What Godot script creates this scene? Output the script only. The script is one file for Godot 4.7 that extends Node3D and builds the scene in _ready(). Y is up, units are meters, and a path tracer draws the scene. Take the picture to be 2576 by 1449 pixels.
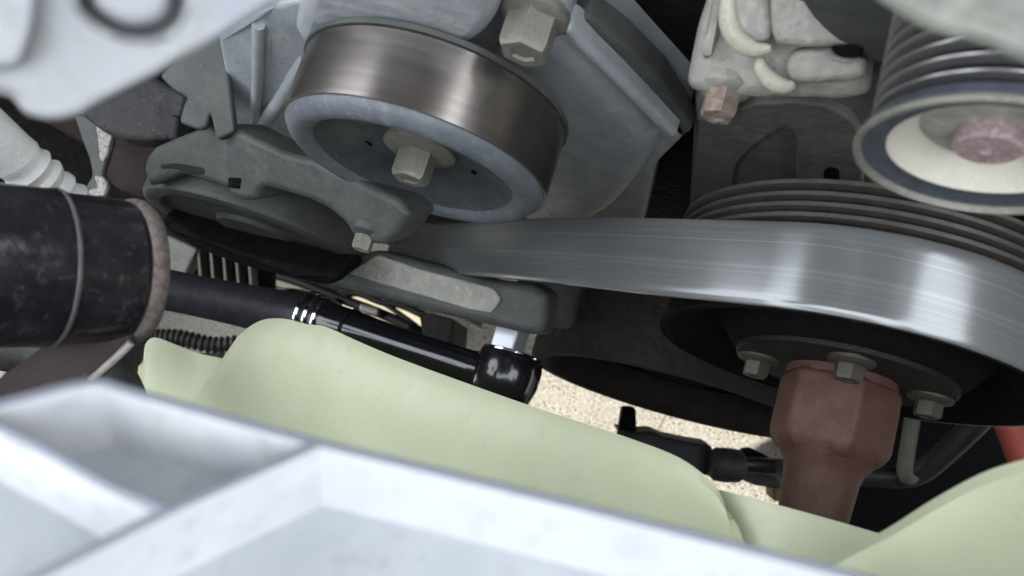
extends Node3D
# Engine bay seen from above: a fan belt, its pulleys, a ratchet on the tensioner, the cooling fan and the radiator tray.
# x runs across the engine, y up, z to the front of the car. Points are worked out relative to the eye, then lifted by HEIGHT.

const HEIGHT := 0.86
const F := 2143.0
var eye_right: Vector3
var eye_up: Vector3
var eye_ahead: Vector3
var M := {}
var names := {}

func _ready():
	# ---------------------------------------------------------------- camera
	var a := deg_to_rad(13.8064)
	var yaw := deg_to_rad(-26.2608)
	var roll := deg_to_rad(-10.6584)
	var d0 := Vector3(0, -cos(a), -sin(a))
	var u0 := Vector3(0, sin(a), -cos(a))
	eye_ahead = d0 * cos(yaw) + Vector3.RIGHT * sin(yaw)
	var r0 := Vector3.RIGHT * cos(yaw) - d0 * sin(yaw)
	eye_right = r0 * cos(roll) - u0 * sin(roll)
	eye_up = u0 * cos(roll) + r0 * sin(roll)
	var cam := Camera3D.new()
	cam.name = "camera"
	var lens := CameraAttributesPhysical.new()
	lens.frustum_near = 0.02
	lens.frustum_far = 60.0
	lens.frustum_focal_length = 35.5
	lens.frustum_focus_distance = 0.36
	lens.exposure_aperture = 19.0
	cam.attributes = lens
	cam.fov = 37.36
	cam.near = 0.02
	cam.far = 60.0
	cam.transform = Transform3D(Basis(eye_right, eye_up, -eye_ahead), Vector3(0, HEIGHT, 0))
	add_child(cam)
	cam.current = true
	# ---------------------------------------------------------------- sky, sun, exposure
	var we := WorldEnvironment.new()
	we.name = "environment"
	var env := Environment.new()
	env.background_mode = Environment.BG_SKY
	var sky := Sky.new()
	var sm := ProceduralSkyMaterial.new()
	sm.sky_top_color = Color(0.88, 0.905, 0.94)
	sm.sky_horizon_color = Color(1.0, 1.0, 1.0)
	sm.sky_curve = 0.2
	sm.ground_bottom_color = Color(0.45, 0.42, 0.38)
	sm.ground_horizon_color = Color(0.6, 0.58, 0.55)
	sm.sky_energy_multiplier = 0.9
	sky.sky_material = sm
	env.sky = sky
	env.tonemap_mode = Environment.TONE_MAPPER_LINEAR
	env.tonemap_exposure = 7.2
	env.sdfgi_enabled = true
	env.ssao_enabled = true
	env.ssil_enabled = true
	we.environment = env
	add_child(we)
	var sun := DirectionalLight3D.new()
	sun.name = "sun"
	sun.light_energy = 0.40
	sun.light_color = Color(1.0, 0.98, 0.94)
	sun.light_angular_distance = 0.5
	sun.shadow_enabled = true
	sun.look_at_from_position(Vector3(-2.0, 1.05, 0.25), Vector3.ZERO)
	add_child(sun)
	materials()
	setting()
	castings()
	idler()
	belt_and_fan_pulley()
	damper()
	alternator()
	tensioner()
	ratchet()
	left_side()
	below()
	fan()
	tray()

# ==================================================================== points
func ray(u: float, v: float) -> Vector3:
	return eye_ahead + eye_right * ((u - 1288.0) / F) + eye_up * ((724.5 - v) / F)

func at(u: float, v: float, d: float) -> Vector3:
	return ray(u, v) * d

func on_y(u: float, v: float, y: float) -> Vector3:
	var r := ray(u, v)
	return r * (y / r.y)

func on_z(u: float, v: float, z: float) -> Vector3:
	var r := ray(u, v)
	return r * (z / r.z)

func on_plane(u: float, v: float, p: Vector3, n: Vector3) -> Vector3:
	var r := ray(u, v)
	return r * (p.dot(n) / r.dot(n))

# uv is a flat list u, v, u, v, ...
func outline_at(uv: Array, d: float) -> Array:
	var o := []
	for i in range(0, uv.size(), 2):
		o.append(at(uv[i], uv[i + 1], d))
	return o

func outline_y(uv: Array, y: float) -> Array:
	var o := []
	for i in range(0, uv.size(), 2):
		o.append(on_y(uv[i], uv[i + 1], y))
	return o

func outline_z(uv: Array, z: float) -> Array:
	var o := []
	for i in range(0, uv.size(), 2):
		o.append(on_z(uv[i], uv[i + 1], z))
	return o

func outline_plane(uv: Array, p: Vector3, n: Vector3) -> Array:
	var o := []
	for i in range(0, uv.size(), 2):
		o.append(on_plane(uv[i], uv[i + 1], p, n))
	return o

func rounded(pts: Array, times := 2) -> Array:
	# corner cutting: rounds an outline
	for k in times:
		var o := []
		for i in pts.size():
			var p: Vector3 = pts[i]
			var q: Vector3 = pts[(i + 1) % pts.size()]
			o.append(p.lerp(q, 0.25))
			o.append(p.lerp(q, 0.75))
		pts = o
	return pts

func soften(pts: Array, r: float, n := 4) -> Array:
	# rounds the corners of an outline with radius about r
	var o := []
	var c := pts.size()
	for i in c:
		var p: Vector3 = pts[i]
		var a: Vector3 = pts[(i + c - 1) % c]
		var b: Vector3 = pts[(i + 1) % c]
		var ra: float = min(r, p.distance_to(a) * 0.45)
		var rb: float = min(r, p.distance_to(b) * 0.45)
		var s := p + (a - p).normalized() * ra
		var e := p + (b - p).normalized() * rb
		for k in n + 1:
			var t := float(k) / n
			o.append(s.lerp(p, t).lerp(p.lerp(e, t), t))
	return o

func spline(pts: Array, n := 8) -> Array:
	var o := []
	for i in pts.size() - 1:
		var p0 = pts[max(i - 1, 0)]
		var p1 = pts[i]
		var p2 = pts[i + 1]
		var p3 = pts[min(i + 2, pts.size() - 1)]
		for k in n:
			o.append(p1.cubic_interpolate(p2, p0, p3, float(k) / n))
	o.append(pts[-1])
	return o

# ==================================================================== things, parts
func numbered(parent: Node, called: String) -> String:
	var key := "%d/%s" % [parent.get_instance_id(), called]
	var n: int = names.get(key, -1) + 1
	names[key] = n
	return called if n == 0 else "%s_%03d" % [called, n]

func thing(called: String, label: String, category: String, base: Vector3, group := "") -> Node3D:
	var o := Node3D.new()
	o.name = numbered(self, called)
	add_child(o, true)
	o.position = base + Vector3(0, HEIGHT, 0)
	o.set_meta("label", label)
	o.set_meta("category", category)
	if group != "":
		o.set_meta("group", group)
	return o

func put(called: String, tris: PackedVector3Array, mat: Material, parent: Node = null, uvs := PackedVector2Array(), crease := 40.0) -> MeshInstance3D:
	var mi := MeshInstance3D.new()
	var host: Node = self if parent == null else parent
	mi.name = numbered(host, called)
	var off := Vector3(0, HEIGHT, 0)
	var q: Node = parent
	while q != null and q != self:
		off -= (q as Node3D).position
		q = q.get_parent()
	mi.mesh = finish(tris, uvs, crease, off)
	mi.material_override = null
	mi.mesh.surface_set_material(0, mat)
	host.add_child(mi, true)
	return mi

func structure(mi: Node, kind := "structure") -> Node:
	mi.set_meta("kind", kind)
	return mi

func finish(tris: PackedVector3Array, uvs: PackedVector2Array, crease: float, off: Vector3) -> ArrayMesh:
	var n := tris.size() / 3
	var fn := PackedVector3Array()
	fn.resize(n)
	var vol := 0.0
	var mid := tris[0]
	for t in n:
		var a := tris[t * 3] - mid
		var b := tris[t * 3 + 1] - mid
		var c := tris[t * 3 + 2] - mid
		fn[t] = (b - a).cross(c - a)
		vol += a.dot(b.cross(c))
	var s := 1.0 if vol >= 0.0 else -1.0
	var at_point := {}
	var keys := []
	keys.resize(n * 3)
	for i in n * 3:
		var k := Vector3i((tris[i] * 200000.0).round())
		keys[i] = k
		if not at_point.has(k):
			at_point[k] = PackedInt32Array()
		at_point[k].append(i / 3)
	var cosc := cos(deg_to_rad(crease))
	var un := PackedVector3Array()
	un.resize(n)
	for t in n:
		un[t] = fn[t].normalized()
	var v := PackedVector3Array()
	var nn := PackedVector3Array()
	var uv := PackedVector2Array()
	var order := [0, 2, 1] if s > 0.0 else [0, 1, 2]
	for t in n:
		if fn[t].length_squared() < 1e-22:
			continue
		for j in order:
			var i: int = t * 3 + j
			var sum := Vector3.ZERO
			for o in at_point[keys[i]]:
				if un[o].dot(un[t]) >= cosc:
					sum += fn[o]
			if sum.length_squared() < 1e-24:
				sum = fn[t]
			v.append(tris[i] + off)
			nn.append(sum.normalized() * s)
			if uvs.size():
				uv.append(uvs[i])
	var arr := []
	arr.resize(Mesh.ARRAY_MAX)
	arr[Mesh.ARRAY_VERTEX] = v
	arr[Mesh.ARRAY_NORMAL] = nn
	if uvs.size():
		arr[Mesh.ARRAY_TEX_UV] = uv
	var am := ArrayMesh.new()
	am.add_surface_from_arrays(Mesh.PRIMITIVE_TRIANGLES, arr)
	return am

# ==================================================================== shapes
func quad(T: PackedVector3Array, a: Vector3, b: Vector3, c: Vector3, d: Vector3):
	T.append(a); T.append(b); T.append(c)
	T.append(a); T.append(c); T.append(d)

func frame_of(axis: Vector3) -> Basis:
	var z := axis.normalized()
	var x := Vector3.UP.cross(z)
	if x.length() < 0.05:
		x = Vector3.RIGHT
	x = x.normalized()
	return Basis(x, z.cross(x), z)

# profile: Vector2(radius, along axis); a closed solid when it starts and ends at radius 0 or where it began
func lathe(profile: Array, c: Vector3, axis := Vector3(0, 0, 1), seg := 64, UV = null, turn := 0.0) -> PackedVector3Array:
	var T := PackedVector3Array()
	var B := frame_of(axis)
	var m := profile.size()
	for k in seg:
		var t0 := TAU * k / seg + turn
		var t1 := TAU * (k + 1) / seg + turn
		if k == seg - 1:
			t1 = turn
		var e0 := B.x * cos(t0) + B.y * sin(t0)
		var e1 := B.x * cos(t1) + B.y * sin(t1)
		for i in m - 1:
			var p: Vector2 = profile[i]
			var q: Vector2 = profile[i + 1]
			var a := c + e0 * p.x + B.z * p.y
			var b := c + e1 * p.x + B.z * p.y
			var cc := c + e1 * q.x + B.z * q.y
			var d := c + e0 * q.x + B.z * q.y
			quad(T, a, b, cc, d)
			if UV != null:
				var ua := float(k) / seg
				var ub := float(k + 1) / seg
				var va := float(i) / (m - 1)
				var vb := float(i + 1) / (m - 1)
				for w in [Vector2(ua, va), Vector2(ub, va), Vector2(ub, vb), Vector2(ua, va), Vector2(ub, vb), Vector2(ua, vb)]:
					UV.append(w)
	return T

# a tube along points, one radius for all or one each; flat = squash of the second axis
func tube(pts: Array, radii, seg := 16, flat := 1.0, capped := true) -> PackedVector3Array:
	var T := PackedVector3Array()
	var rings := []
	var n := pts.size()
	var prev := Vector3.ZERO
	for i in n:
		var dir: Vector3 = (pts[min(i + 1, n - 1)] - pts[max(i - 1, 0)]).normalized()
		var x := Vector3.ZERO
		if i == 0:
			x = frame_of(dir).x
		else:
			x = (prev - dir * prev.dot(dir)).normalized()
		prev = x
		var y := dir.cross(x)
		var r: float = radii[i] if radii is Array else radii
		var ring := []
		for k in seg:
			var t := TAU * k / seg
			ring.append(pts[i] + x * cos(t) * r + y * sin(t) * r * flat)
		rings.append(ring)
	for i in n - 1:
		for k in seg:
			var k2 := (k + 1) % seg
			quad(T, rings[i][k], rings[i][k2], rings[i + 1][k2], rings[i + 1][k])
	if capped:
		for k in seg:
			var k2 := (k + 1) % seg
			T.append(pts[0]); T.append(rings[0][k2]); T.append(rings[0][k])
			T.append(pts[n - 1]); T.append(rings[n - 1][k]); T.append(rings[n - 1][k2])
	return T

func taper(r: float, n: int) -> Array:
	var o := []
	for i in n:
		o.append(0.0004 + r * pow(sin(PI * (0.04 + 0.92 * i / (n - 1.0))), 0.7))
	return o

func newell(p: Array) -> Vector3:
	var n := Vector3.ZERO
	for i in p.size():
		n += (p[i] as Vector3).cross(p[(i + 1) % p.size()])
	return n.normalized()

# a block with the outline given as its top face; it goes back by thick along "back" (the far side from the eye unless told), with a rounded edge
func slab(top: Array, thick: float, bevel := 0.002, back = null, steps := 3) -> PackedVector3Array:
	var T := PackedVector3Array()
	var n := newell(top)
	var c := Vector3.ZERO
	for p in top:
		c += p
	c /= top.size()
	if n.dot(c) > 0.0:          # turn it to the eye
		top = top.duplicate()
		top.reverse()
		n = -n
	var B := frame_of(n)
	var flat := PackedVector2Array()
	for p in top:
		flat.append(Vector2((p - c).dot(B.x), (p - c).dot(B.y)))
	var m := top.size()
	var miter := PackedVector2Array()
	for i in m:
		var e0 := (flat[i] - flat[(i + m - 1) % m]).normalized()
		var e1 := (flat[(i + 1) % m] - flat[i]).normalized()
		var n0 := Vector2(-e0.y, e0.x)
		var n1 := Vector2(-e1.y, e1.x)
		var b := n0 + n1
		if b.length() < 0.3:
			b = n0
		b = b.normalized()
		miter.append(b / max(0.45, b.dot(n0)))
	var bk: Vector3 = -n if back == null else (back as Vector3).normalized()
	var rings := []
	for s in steps + 1:
		var t := float(s) / steps * PI / 2.0
		var inn := bevel * (1.0 - sin(t))
		var dep := bevel * (1.0 - cos(t))
		var ring := []
		for i in m:
			var f2 := flat[i] + miter[i] * inn
			var h: float = (top[i] - c).dot(n)
			ring.append(c + B.x * f2.x + B.y * f2.y + n * h + bk * dep)
		rings.append(ring)
	var last := []
	for i in m:
		last.append(rings[steps][i] + bk * max(thick - bevel, 0.0005))
	rings.append(last)
	for s in rings.size() - 1:
		for i in m:
			var j := (i + 1) % m
			quad(T, rings[s][i], rings[s + 1][i], rings[s + 1][j], rings[s][j])
	var f0 := PackedVector2Array()
	for p in rings[0]:
		f0.append(Vector2((p - c).dot(B.x), (p - c).dot(B.y)))
	var idx := Geometry2D.triangulate_polygon(f0)
	if idx.is_empty():
		f0 = flat
		idx = Geometry2D.triangulate_polygon(flat)
	for i in range(0, idx.size(), 3):
		var a: Vector3 = rings[0][idx[i]]
		var b: Vector3 = rings[0][idx[i + 1]]
		var d: Vector3 = rings[0][idx[i + 2]]
		var up := (b - a).cross(d - a).dot(n) > 0.0
		var a2: Vector3 = last[idx[i]]
		var b2: Vector3 = last[idx[i + 1]]
		var d2: Vector3 = last[idx[i + 2]]
		if up:
			T.append(a); T.append(b); T.append(d)
			T.append(a2); T.append(d2); T.append(b2)
		else:
			T.append(a); T.append(d); T.append(b)
			T.append(a2); T.append(b2); T.append(d2)
	return T

# a sheet through a grid of points (rows of equal length) made thick along its own normal
func sheet(g: Array, thick: float) -> PackedVector3Array:
	var T := PackedVector3Array()
	var r := g.size()
	var c: int = g[0].size()
	var under := []
	for i in r:
		var row := []
		for j in c:
			var du: Vector3 = g[min(i + 1, r - 1)][j] - g[max(i - 1, 0)][j]
			var dv: Vector3 = g[i][min(j + 1, c - 1)] - g[i][max(j - 1, 0)]
			var n := du.cross(dv).normalized()
			if n.dot(g[i][j]) < 0.0:
				n = -n
			var edge := i == 0 or j == 0 or i == r - 1 or j == c - 1
			row.append(g[i][j] + n * thick)
		under.append(row)
	for i in r - 1:
		for j in c - 1:
			quad(T, g[i][j], g[i + 1][j], g[i + 1][j + 1], g[i][j + 1])
			quad(T, under[i][j], under[i][j + 1], under[i + 1][j + 1], under[i + 1][j])
	for i in r - 1:
		quad(T, g[i][0], under[i][0], under[i + 1][0], g[i + 1][0])
		quad(T, g[i + 1][c - 1], under[i + 1][c - 1], under[i][c - 1], g[i][c - 1])
	for j in c - 1:
		quad(T, g[0][j + 1], under[0][j + 1], under[0][j], g[0][j])
		quad(T, g[r - 1][j], under[r - 1][j], under[r - 1][j + 1], g[r - 1][j + 1])
	return T

# a hexagon head with chamfered end; flats across = af
func hex_head(c: Vector3, axis: Vector3, af: float, h: float, turn := 0.0) -> PackedVector3Array:
	var r := af / sqrt(3.0)
	return lathe([Vector2(0, 0), Vector2(r, 0), Vector2(r, h * 0.86), Vector2(r * 0.88, h), Vector2(r * 0.5, h), Vector2(r * 0.42, h * 0.93), Vector2(0, h * 0.93)], c, axis, 6, null, turn)

func flange(c: Vector3, axis: Vector3, r: float, h: float) -> PackedVector3Array:
	return lathe([Vector2(0, -h * 0.5), Vector2(r, -h * 0.5), Vector2(r, h * 0.3), Vector2(r * 0.93, h * 0.55), Vector2(r * 0.62, h), Vector2(0, h)], c, axis, 40)

# ==================================================================== materials
func grey_noise(seed: int, freq: float, size: int, kind := FastNoiseLite.TYPE_SIMPLEX_SMOOTH, oct := 4) -> PackedByteArray:
	var n := FastNoiseLite.new()
	n.seed = seed
	n.noise_type = kind
	n.frequency = freq
	n.fractal_octaves = oct
	if kind == FastNoiseLite.TYPE_CELLULAR:
		n.fractal_type = FastNoiseLite.FRACTAL_NONE
		n.cellular_return_type = FastNoiseLite.RETURN_DISTANCE
	var im := n.get_seamless_image(size, size)
	im.convert(Image.FORMAT_L8)
	return im.get_data()

# a dusty, blotched surface: base blotched towards "other", "dust" in patches, pale specks and dark pits
func dirty(seed: int, base: Color, other: Color, dust: Color, dust_share: float, speck: float, grain: float, low := 0.012, size := 512) -> ImageTexture:
	var n1 := grey_noise(seed, low, size)
	var n2 := grey_noise(seed + 1, low * 2.6, size)
	var n3 := grey_noise(seed + 2, 0.25, size, FastNoiseLite.TYPE_SIMPLEX_SMOOTH, 2)
	var n4 := grey_noise(seed + 3, 0.055, size, FastNoiseLite.TYPE_CELLULAR)
	var out := PackedByteArray()
	out.resize(size * size * 3)
	for i in size * size:
		var t: float = smoothstep(0.25, 0.75, n1[i] / 255.0)
		var c := base.lerp(other, t)
		var w: float = smoothstep(1.0 - dust_share, 1.35 - dust_share, n2[i] / 255.0 + 0.12 * (n3[i] / 255.0 - 0.5))
		c = c.lerp(dust, w)
		var g: float = 1.0 + grain * (n3[i] / 255.0 - 0.5) * 2.0
		c = Color(c.r * g, c.g * g, c.b * g)
		if n4[i] / 255.0 < speck * 0.75 and n2[i] > 176 and n3[i] > 120:
			c = c.lerp(dust.lightened(0.2), 0.6)
		elif n4[i] / 255.0 < speck * 0.7 and n2[i] < 70:
			c = c.darkened(0.35)
		c = c.clamp().linear_to_srgb()
		out[i * 3] = int(c.r * 255.0)
		out[i * 3 + 1] = int(c.g * 255.0)
		out[i * 3 + 2] = int(c.b * 255.0)
	return ImageTexture.create_from_image(Image.create_from_data(size, size, false, Image.FORMAT_RGB8, out))

var bump_fine: NoiseTexture2D
var bump_cast: NoiseTexture2D
var rough_map: NoiseTexture2D

func noise_tex(seed: int, freq: float, size: int, oct: int, as_normal: bool, strength := 4.0) -> NoiseTexture2D:
	var n := FastNoiseLite.new()
	n.seed = seed
	n.frequency = freq
	n.fractal_octaves = oct
	var t := NoiseTexture2D.new()
	t.width = size
	t.height = size
	t.seamless = true
	t.as_normal_map = as_normal
	t.bump_strength = strength
	t.noise = n
	return t

func surface(tex: Texture2D, scale: float, rough: float, metal: float, bump: NoiseTexture2D = null, bump_scale := 0.5, tint := Color.WHITE) -> StandardMaterial3D:
	var m := StandardMaterial3D.new()
	m.albedo_color = tint
	if tex:
		m.albedo_texture = tex
	m.roughness = rough
	m.metallic = metal
	m.uv1_triplanar = true
	m.uv1_world_triplanar = true
	m.uv1_scale = Vector3.ONE * scale
	if bump:
		m.normal_enabled = true
		m.normal_texture = bump
		m.normal_scale = bump_scale
	m.texture_filter = BaseMaterial3D.TEXTURE_FILTER_LINEAR_WITH_MIPMAPS
	return m

func plain(c: Color, rough: float, metal: float) -> StandardMaterial3D:
	var m := StandardMaterial3D.new()
	m.albedo_color = c.linear_to_srgb()
	m.roughness = rough
	m.metallic = metal
	return m

func streaks(seed: int, base: Color, other: Color, line: Color, lines: int, amount: float, w := 64, h := 256) -> ImageTexture:
	# runs along u: every row one tone, with a few lines
	var rng := RandomNumberGenerator.new()
	rng.seed = seed
	var im := Image.create(w, h, false, Image.FORMAT_RGB8)
	var t := 0.5
	var marks := {}
	for k in lines:
		marks[rng.randi() % h] = rng.randf_range(0.3, 0.9)
	var n := grey_noise(seed, 0.03, 256)
	for y in h:
		t = clampf(t + rng.randf_range(-0.18, 0.18), 0.0, 1.0)
		for x in w:
			var c := base.lerp(other, t)
			var b := 1.0 + amount * (n[(x * 256 / w) + 256 * (y * 255 / h)] / 255.0 - 0.5)
			if marks.has(y):
				c = c.lerp(line, marks[y])
			im.set_pixel(x, y, Color(c.r * b, c.g * b, c.b * b).clamp().linear_to_srgb())
	return ImageTexture.create_from_image(im)

func concrete() -> ImageTexture:
	var size := 1024
	var n1 := grey_noise(900, 0.004, size)
	var n2 := grey_noise(901, 0.05, size)
	var n3 := grey_noise(902, 0.2, size, FastNoiseLite.TYPE_SIMPLEX_SMOOTH, 2)
	var p1 := grey_noise(903, 0.045, size, FastNoiseLite.TYPE_CELLULAR)
	var p2 := grey_noise(904, 0.10, size, FastNoiseLite.TYPE_CELLULAR)
	var out := PackedByteArray()
	out.resize(size * size * 3)
	for i in size * size:
		var c := Color(0.50, 0.475, 0.41).lerp(Color(0.60, 0.575, 0.51), n1[i] / 255.0)
		var f := n2[i] / 255.0
		c = c.lerp(Color(0.34, 0.30, 0.23), smoothstep(0.5, 0.85, f) * 0.6)
		c = c.lerp(Color(0.74, 0.70, 0.58), smoothstep(0.5, 0.2, f) * 0.35)
		if p2[i] < 62 and n2[i] > 110:
			c = c.lerp(Color(0.26, 0.21, 0.14), 0.75)
		if p1[i] < 46 and n2[i] > 140:
			c = c.lerp(Color(0.07, 0.05, 0.04), 0.9)
		elif p1[i] < 58 and n2[i] < 105:
			c = c.lerp(Color(0.8, 0.76, 0.66), 0.7)
		var g: float = 1.0 + 0.35 * (n3[i] / 255.0 - 0.5)
		c = Color(c.r * g, c.g * g, c.b * g).clamp().linear_to_srgb()
		out[i * 3] = int(c.r * 255.0)
		out[i * 3 + 1] = int(c.g * 255.0)
		out[i * 3 + 2] = int(c.b * 255.0)
	return ImageTexture.create_from_image(Image.create_from_data(size, size, false, Image.FORMAT_RGB8, out))

func materials():
	var concrete_tex := concrete()
	bump_fine = noise_tex(11, 0.12, 512, 3, true, 5.0)
	bump_cast = noise_tex(12, 0.03, 512, 5, true, 7.0)
	var cool := dirty(21, Color(0.36, 0.39, 0.415), Color(0.44, 0.455, 0.465), Color(0.52, 0.515, 0.50), 0.35, 0.17, 0.10)
	var pale := dirty(31, Color(0.32, 0.33, 0.355), Color(0.39, 0.385, 0.375), Color(0.30, 0.285, 0.265), 0.42, 0.14, 0.06)
	var grey := dirty(41, Color(0.105, 0.11, 0.105), Color(0.14, 0.14, 0.132), Color(0.18, 0.17, 0.15), 0.3, 0.17, 0.12)
	var dark := dirty(51, Color(0.022, 0.022, 0.024), Color(0.04, 0.036, 0.034), Color(0.09, 0.08, 0.07), 0.3, 0.15, 0.15)
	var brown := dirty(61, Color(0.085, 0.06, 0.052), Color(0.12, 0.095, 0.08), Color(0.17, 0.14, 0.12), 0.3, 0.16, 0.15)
	var sand := dirty(71, Color(0.28, 0.275, 0.24), Color(0.34, 0.33, 0.285), Color(0.42, 0.40, 0.35), 0.4, 0.15, 0.10)
	var pipe := dirty(81, Color(0.014, 0.014, 0.017), Color(0.026, 0.025, 0.028), Color(0.06, 0.056, 0.057), 0.40, 0.10, 0.08, 0.010)
	var rusty := dirty(91, Color(0.22, 0.16, 0.13), Color(0.34, 0.29, 0.25), Color(0.36, 0.17, 0.08), 0.4, 0.15, 0.2, 0.02)
	var red := dirty(101, Color(0.072, 0.029, 0.022), Color(0.098, 0.044, 0.034), Color(0.14, 0.08, 0.066), 0.25, 0.13, 0.10)
	M.cool = surface(cool, 9.0, 0.5, 0.3, bump_cast, 0.22, Color(1.0, 1.0, 1.0))
	M.pale = surface(pale, 8.0, 0.55, 0.15, bump_cast, 0.12, Color(0.82, 0.83, 0.84))
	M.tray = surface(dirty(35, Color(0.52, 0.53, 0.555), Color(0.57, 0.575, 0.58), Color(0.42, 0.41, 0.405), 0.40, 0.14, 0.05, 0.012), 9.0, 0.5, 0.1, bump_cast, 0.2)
	M.tray_floor_shaded = surface(dirty(36, Color(0.34, 0.36, 0.385), Color(0.40, 0.415, 0.43), Color(0.30, 0.295, 0.29), 0.40, 0.14, 0.05, 0.012), 9.0, 0.55, 0.1, bump_cast, 0.2)  # darker copy of the tray colour; the floor shade is painted in
	M.grey = surface(grey, 10.0, 0.6, 0.15, bump_cast, 0.25, Color(0.80, 0.81, 0.80))  # base darkened: the shade of deep parts is put into it
	M.under = surface(dark, 9.0, 0.8, 0.0, bump_cast, 0.6, Color(0.42, 0.42, 0.43))
	M.dark = surface(dark, 9.0, 0.7, 0.0, bump_cast, 0.6)
	M.brown = surface(brown, 8.0, 0.75, 0.0, bump_cast, 0.8)
	M.crank = surface(brown, 8.0, 0.8, 0.0, bump_cast, 0.8, Color(0.50, 0.46, 0.46))  # brown tinted down to carry the shade low in the bay
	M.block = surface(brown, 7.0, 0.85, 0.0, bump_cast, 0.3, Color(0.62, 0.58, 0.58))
	M.sand = surface(sand, 11.0, 0.6, 0.15, bump_cast, 0.6)
	M.pipe = surface(pipe, 14.0, 0.2, 0.1, bump_cast, 0.12)
	M.dust_pipe = surface(dirty(85, Color(0.07, 0.068, 0.07), Color(0.13, 0.12, 0.12), Color(0.2, 0.17, 0.16), 0.38, 0.17, 0.2, 0.03), 20.0, 0.5, 0.1, bump_fine, 0.4)
	M.rusty_dim = surface(dirty(95, Color(0.10, 0.085, 0.078), Color(0.20, 0.175, 0.155), Color(0.17, 0.085, 0.05), 0.42, 0.15, 0.2, 0.03), 22.0, 0.7, 0.1, bump_fine, 0.6)
	M.rusty = surface(rusty, 20.0, 0.75, 0.1, bump_fine, 0.6)
	M.red = surface(red, 16.0, 0.62, 0.05, bump_fine, 0.35)
	M.steel = surface(sand, 22.0, 0.5, 0.35, bump_fine, 0.3, Color(0.82, 0.82, 0.80))
	M.blue = surface(dirty(111, Color(0.055, 0.062, 0.072), Color(0.085, 0.092, 0.10), Color(0.16, 0.17, 0.18), 0.28, 0.2, 0.10), 14.0, 0.42, 0.3, bump_fine, 0.3)
	M.lip = surface(dirty(161, Color(0.115, 0.128, 0.145), Color(0.15, 0.163, 0.18), Color(0.20, 0.215, 0.23), 0.42, 0.03, 0.08, 0.010), 16.0, 0.55, 0.15, bump_fine, 0.3)
	M.flange = surface(grey, 14.0, 0.6, 0.1, bump_fine, 0.4, Color(0.26, 0.27, 0.27))
	M.zinc = surface(sand, 24.0, 0.5, 0.3, bump_fine, 0.4, Color(0.5, 0.48, 0.45))
	M.chrome = plain(Color(0.75, 0.75, 0.78), 0.12, 1.0)
	M.satin_chrome = plain(Color(0.62, 0.64, 0.68), 0.38, 0.7)
	M.gloss = plain(Color(0.010, 0.010, 0.013), 0.2, 0.0)
	M.gloss.clearcoat_enabled = true
	M.gloss.clearcoat = 0.6
	M.gloss.clearcoat_roughness = 0.08
	M.satin = surface(dirty(121, Color(0.018, 0.018, 0.022), Color(0.03, 0.03, 0.035), Color(0.10, 0.10, 0.11), 0.3, 0.12, 0.1), 14.0, 0.3, 0.0, bump_fine, 0.1)
	M.rubber = surface(dark, 14.0, 0.6, 0.0, bump_fine, 0.3)
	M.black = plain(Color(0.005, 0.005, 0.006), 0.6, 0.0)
	M.pink = surface(dirty(131, Color(0.31, 0.20, 0.205), Color(0.36, 0.26, 0.26), Color(0.62, 0.55, 0.54), 0.4, 0.16, 0.2), 40.0, 0.6, 0.1, bump_fine, 0.5)
	M.orange = plain(Color(0.45, 0.10, 0.07), 0.55, 0.0)
	M.sand_dim = surface(sand, 8.0, 0.6, 0.1, bump_cast, 0.6, Color(0.72, 0.75, 0.68))
	M.corner = surface(dirty(171, Color(0.13, 0.135, 0.115), Color(0.20, 0.20, 0.165), Color(0.11, 0.12, 0.13), 0.4, 0.1, 0.08, 0.02), 12.0, 0.6, 0.1, bump_cast, 0.6)
	M.lip_pale = surface(sand, 24.0, 0.6, 0.1, bump_fine, 0.3, Color(1.18, 1.16, 1.12))
	M.crust = surface(concrete_tex, 6.0, 0.9, 0.0, bump_fine, 0.8, Color(0.9, 0.9, 0.92))
	M.ochre = surface(sand, 20.0, 0.6, 0.0, bump_fine, 0.3, Color(0.75, 0.62, 0.35))
	M.cream = plain(Color(0.62, 0.55, 0.40), 0.6, 0.0)
	M.edge = surface(grey, 30.0, 0.45, 0.3, bump_fine, 0.2, Color(0.80, 0.84, 0.95))
	M.black.metallic_specular = 0.15
	M.under.metallic_specular = 0.25
	M.bar = surface(grey, 12.0, 0.35, 0.2, bump_fine, 0.2, Color(0.62, 0.64, 0.68))
	M.worn = plain(Color(0.17, 0.18, 0.21), 0.5, 0.1)  # edge strip colour, darker than the tray walls
	M.cover = surface(grey, 9.0, 0.65, 0.1, bump_cast, 0.3, Color(1.0, 1.0, 0.97))
	M.sleeve = surface(dirty(155, Color(0.70, 0.69, 0.67), Color(0.76, 0.75, 0.73), Color(0.45, 0.44, 0.42), 0.3, 0.15, 0.08, 0.03), 18.0, 0.55, 0.1, bump_fine, 0.5)
	M.nylon = surface(dirty(141, Color(0.64, 0.675, 0.46), Color(0.68, 0.70, 0.49), Color(0.58, 0.59, 0.43), 0.3, 0.05, 0.02), 5.0, 0.42, 0.0, bump_fine, 0.05)
	M.nylon.backlight_enabled = true
	M.nylon.backlight = Color(0.55, 0.6, 0.45)
	M.cup = surface(dirty(151, Color(0.55, 0.52, 0.43), Color(0.60, 0.57, 0.47), Color(0.48, 0.45, 0.37), 0.3, 0.15, 0.06), 20.0, 0.55, 0.0, bump_fine, 0.4)
	var tread := StandardMaterial3D.new()
	tread.albedo_texture = streaks(7, Color(0.235, 0.21, 0.19), Color(0.275, 0.25, 0.23), Color(0.34, 0.32, 0.30), 4, 0.25)
	tread.metallic = 0.9
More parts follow.
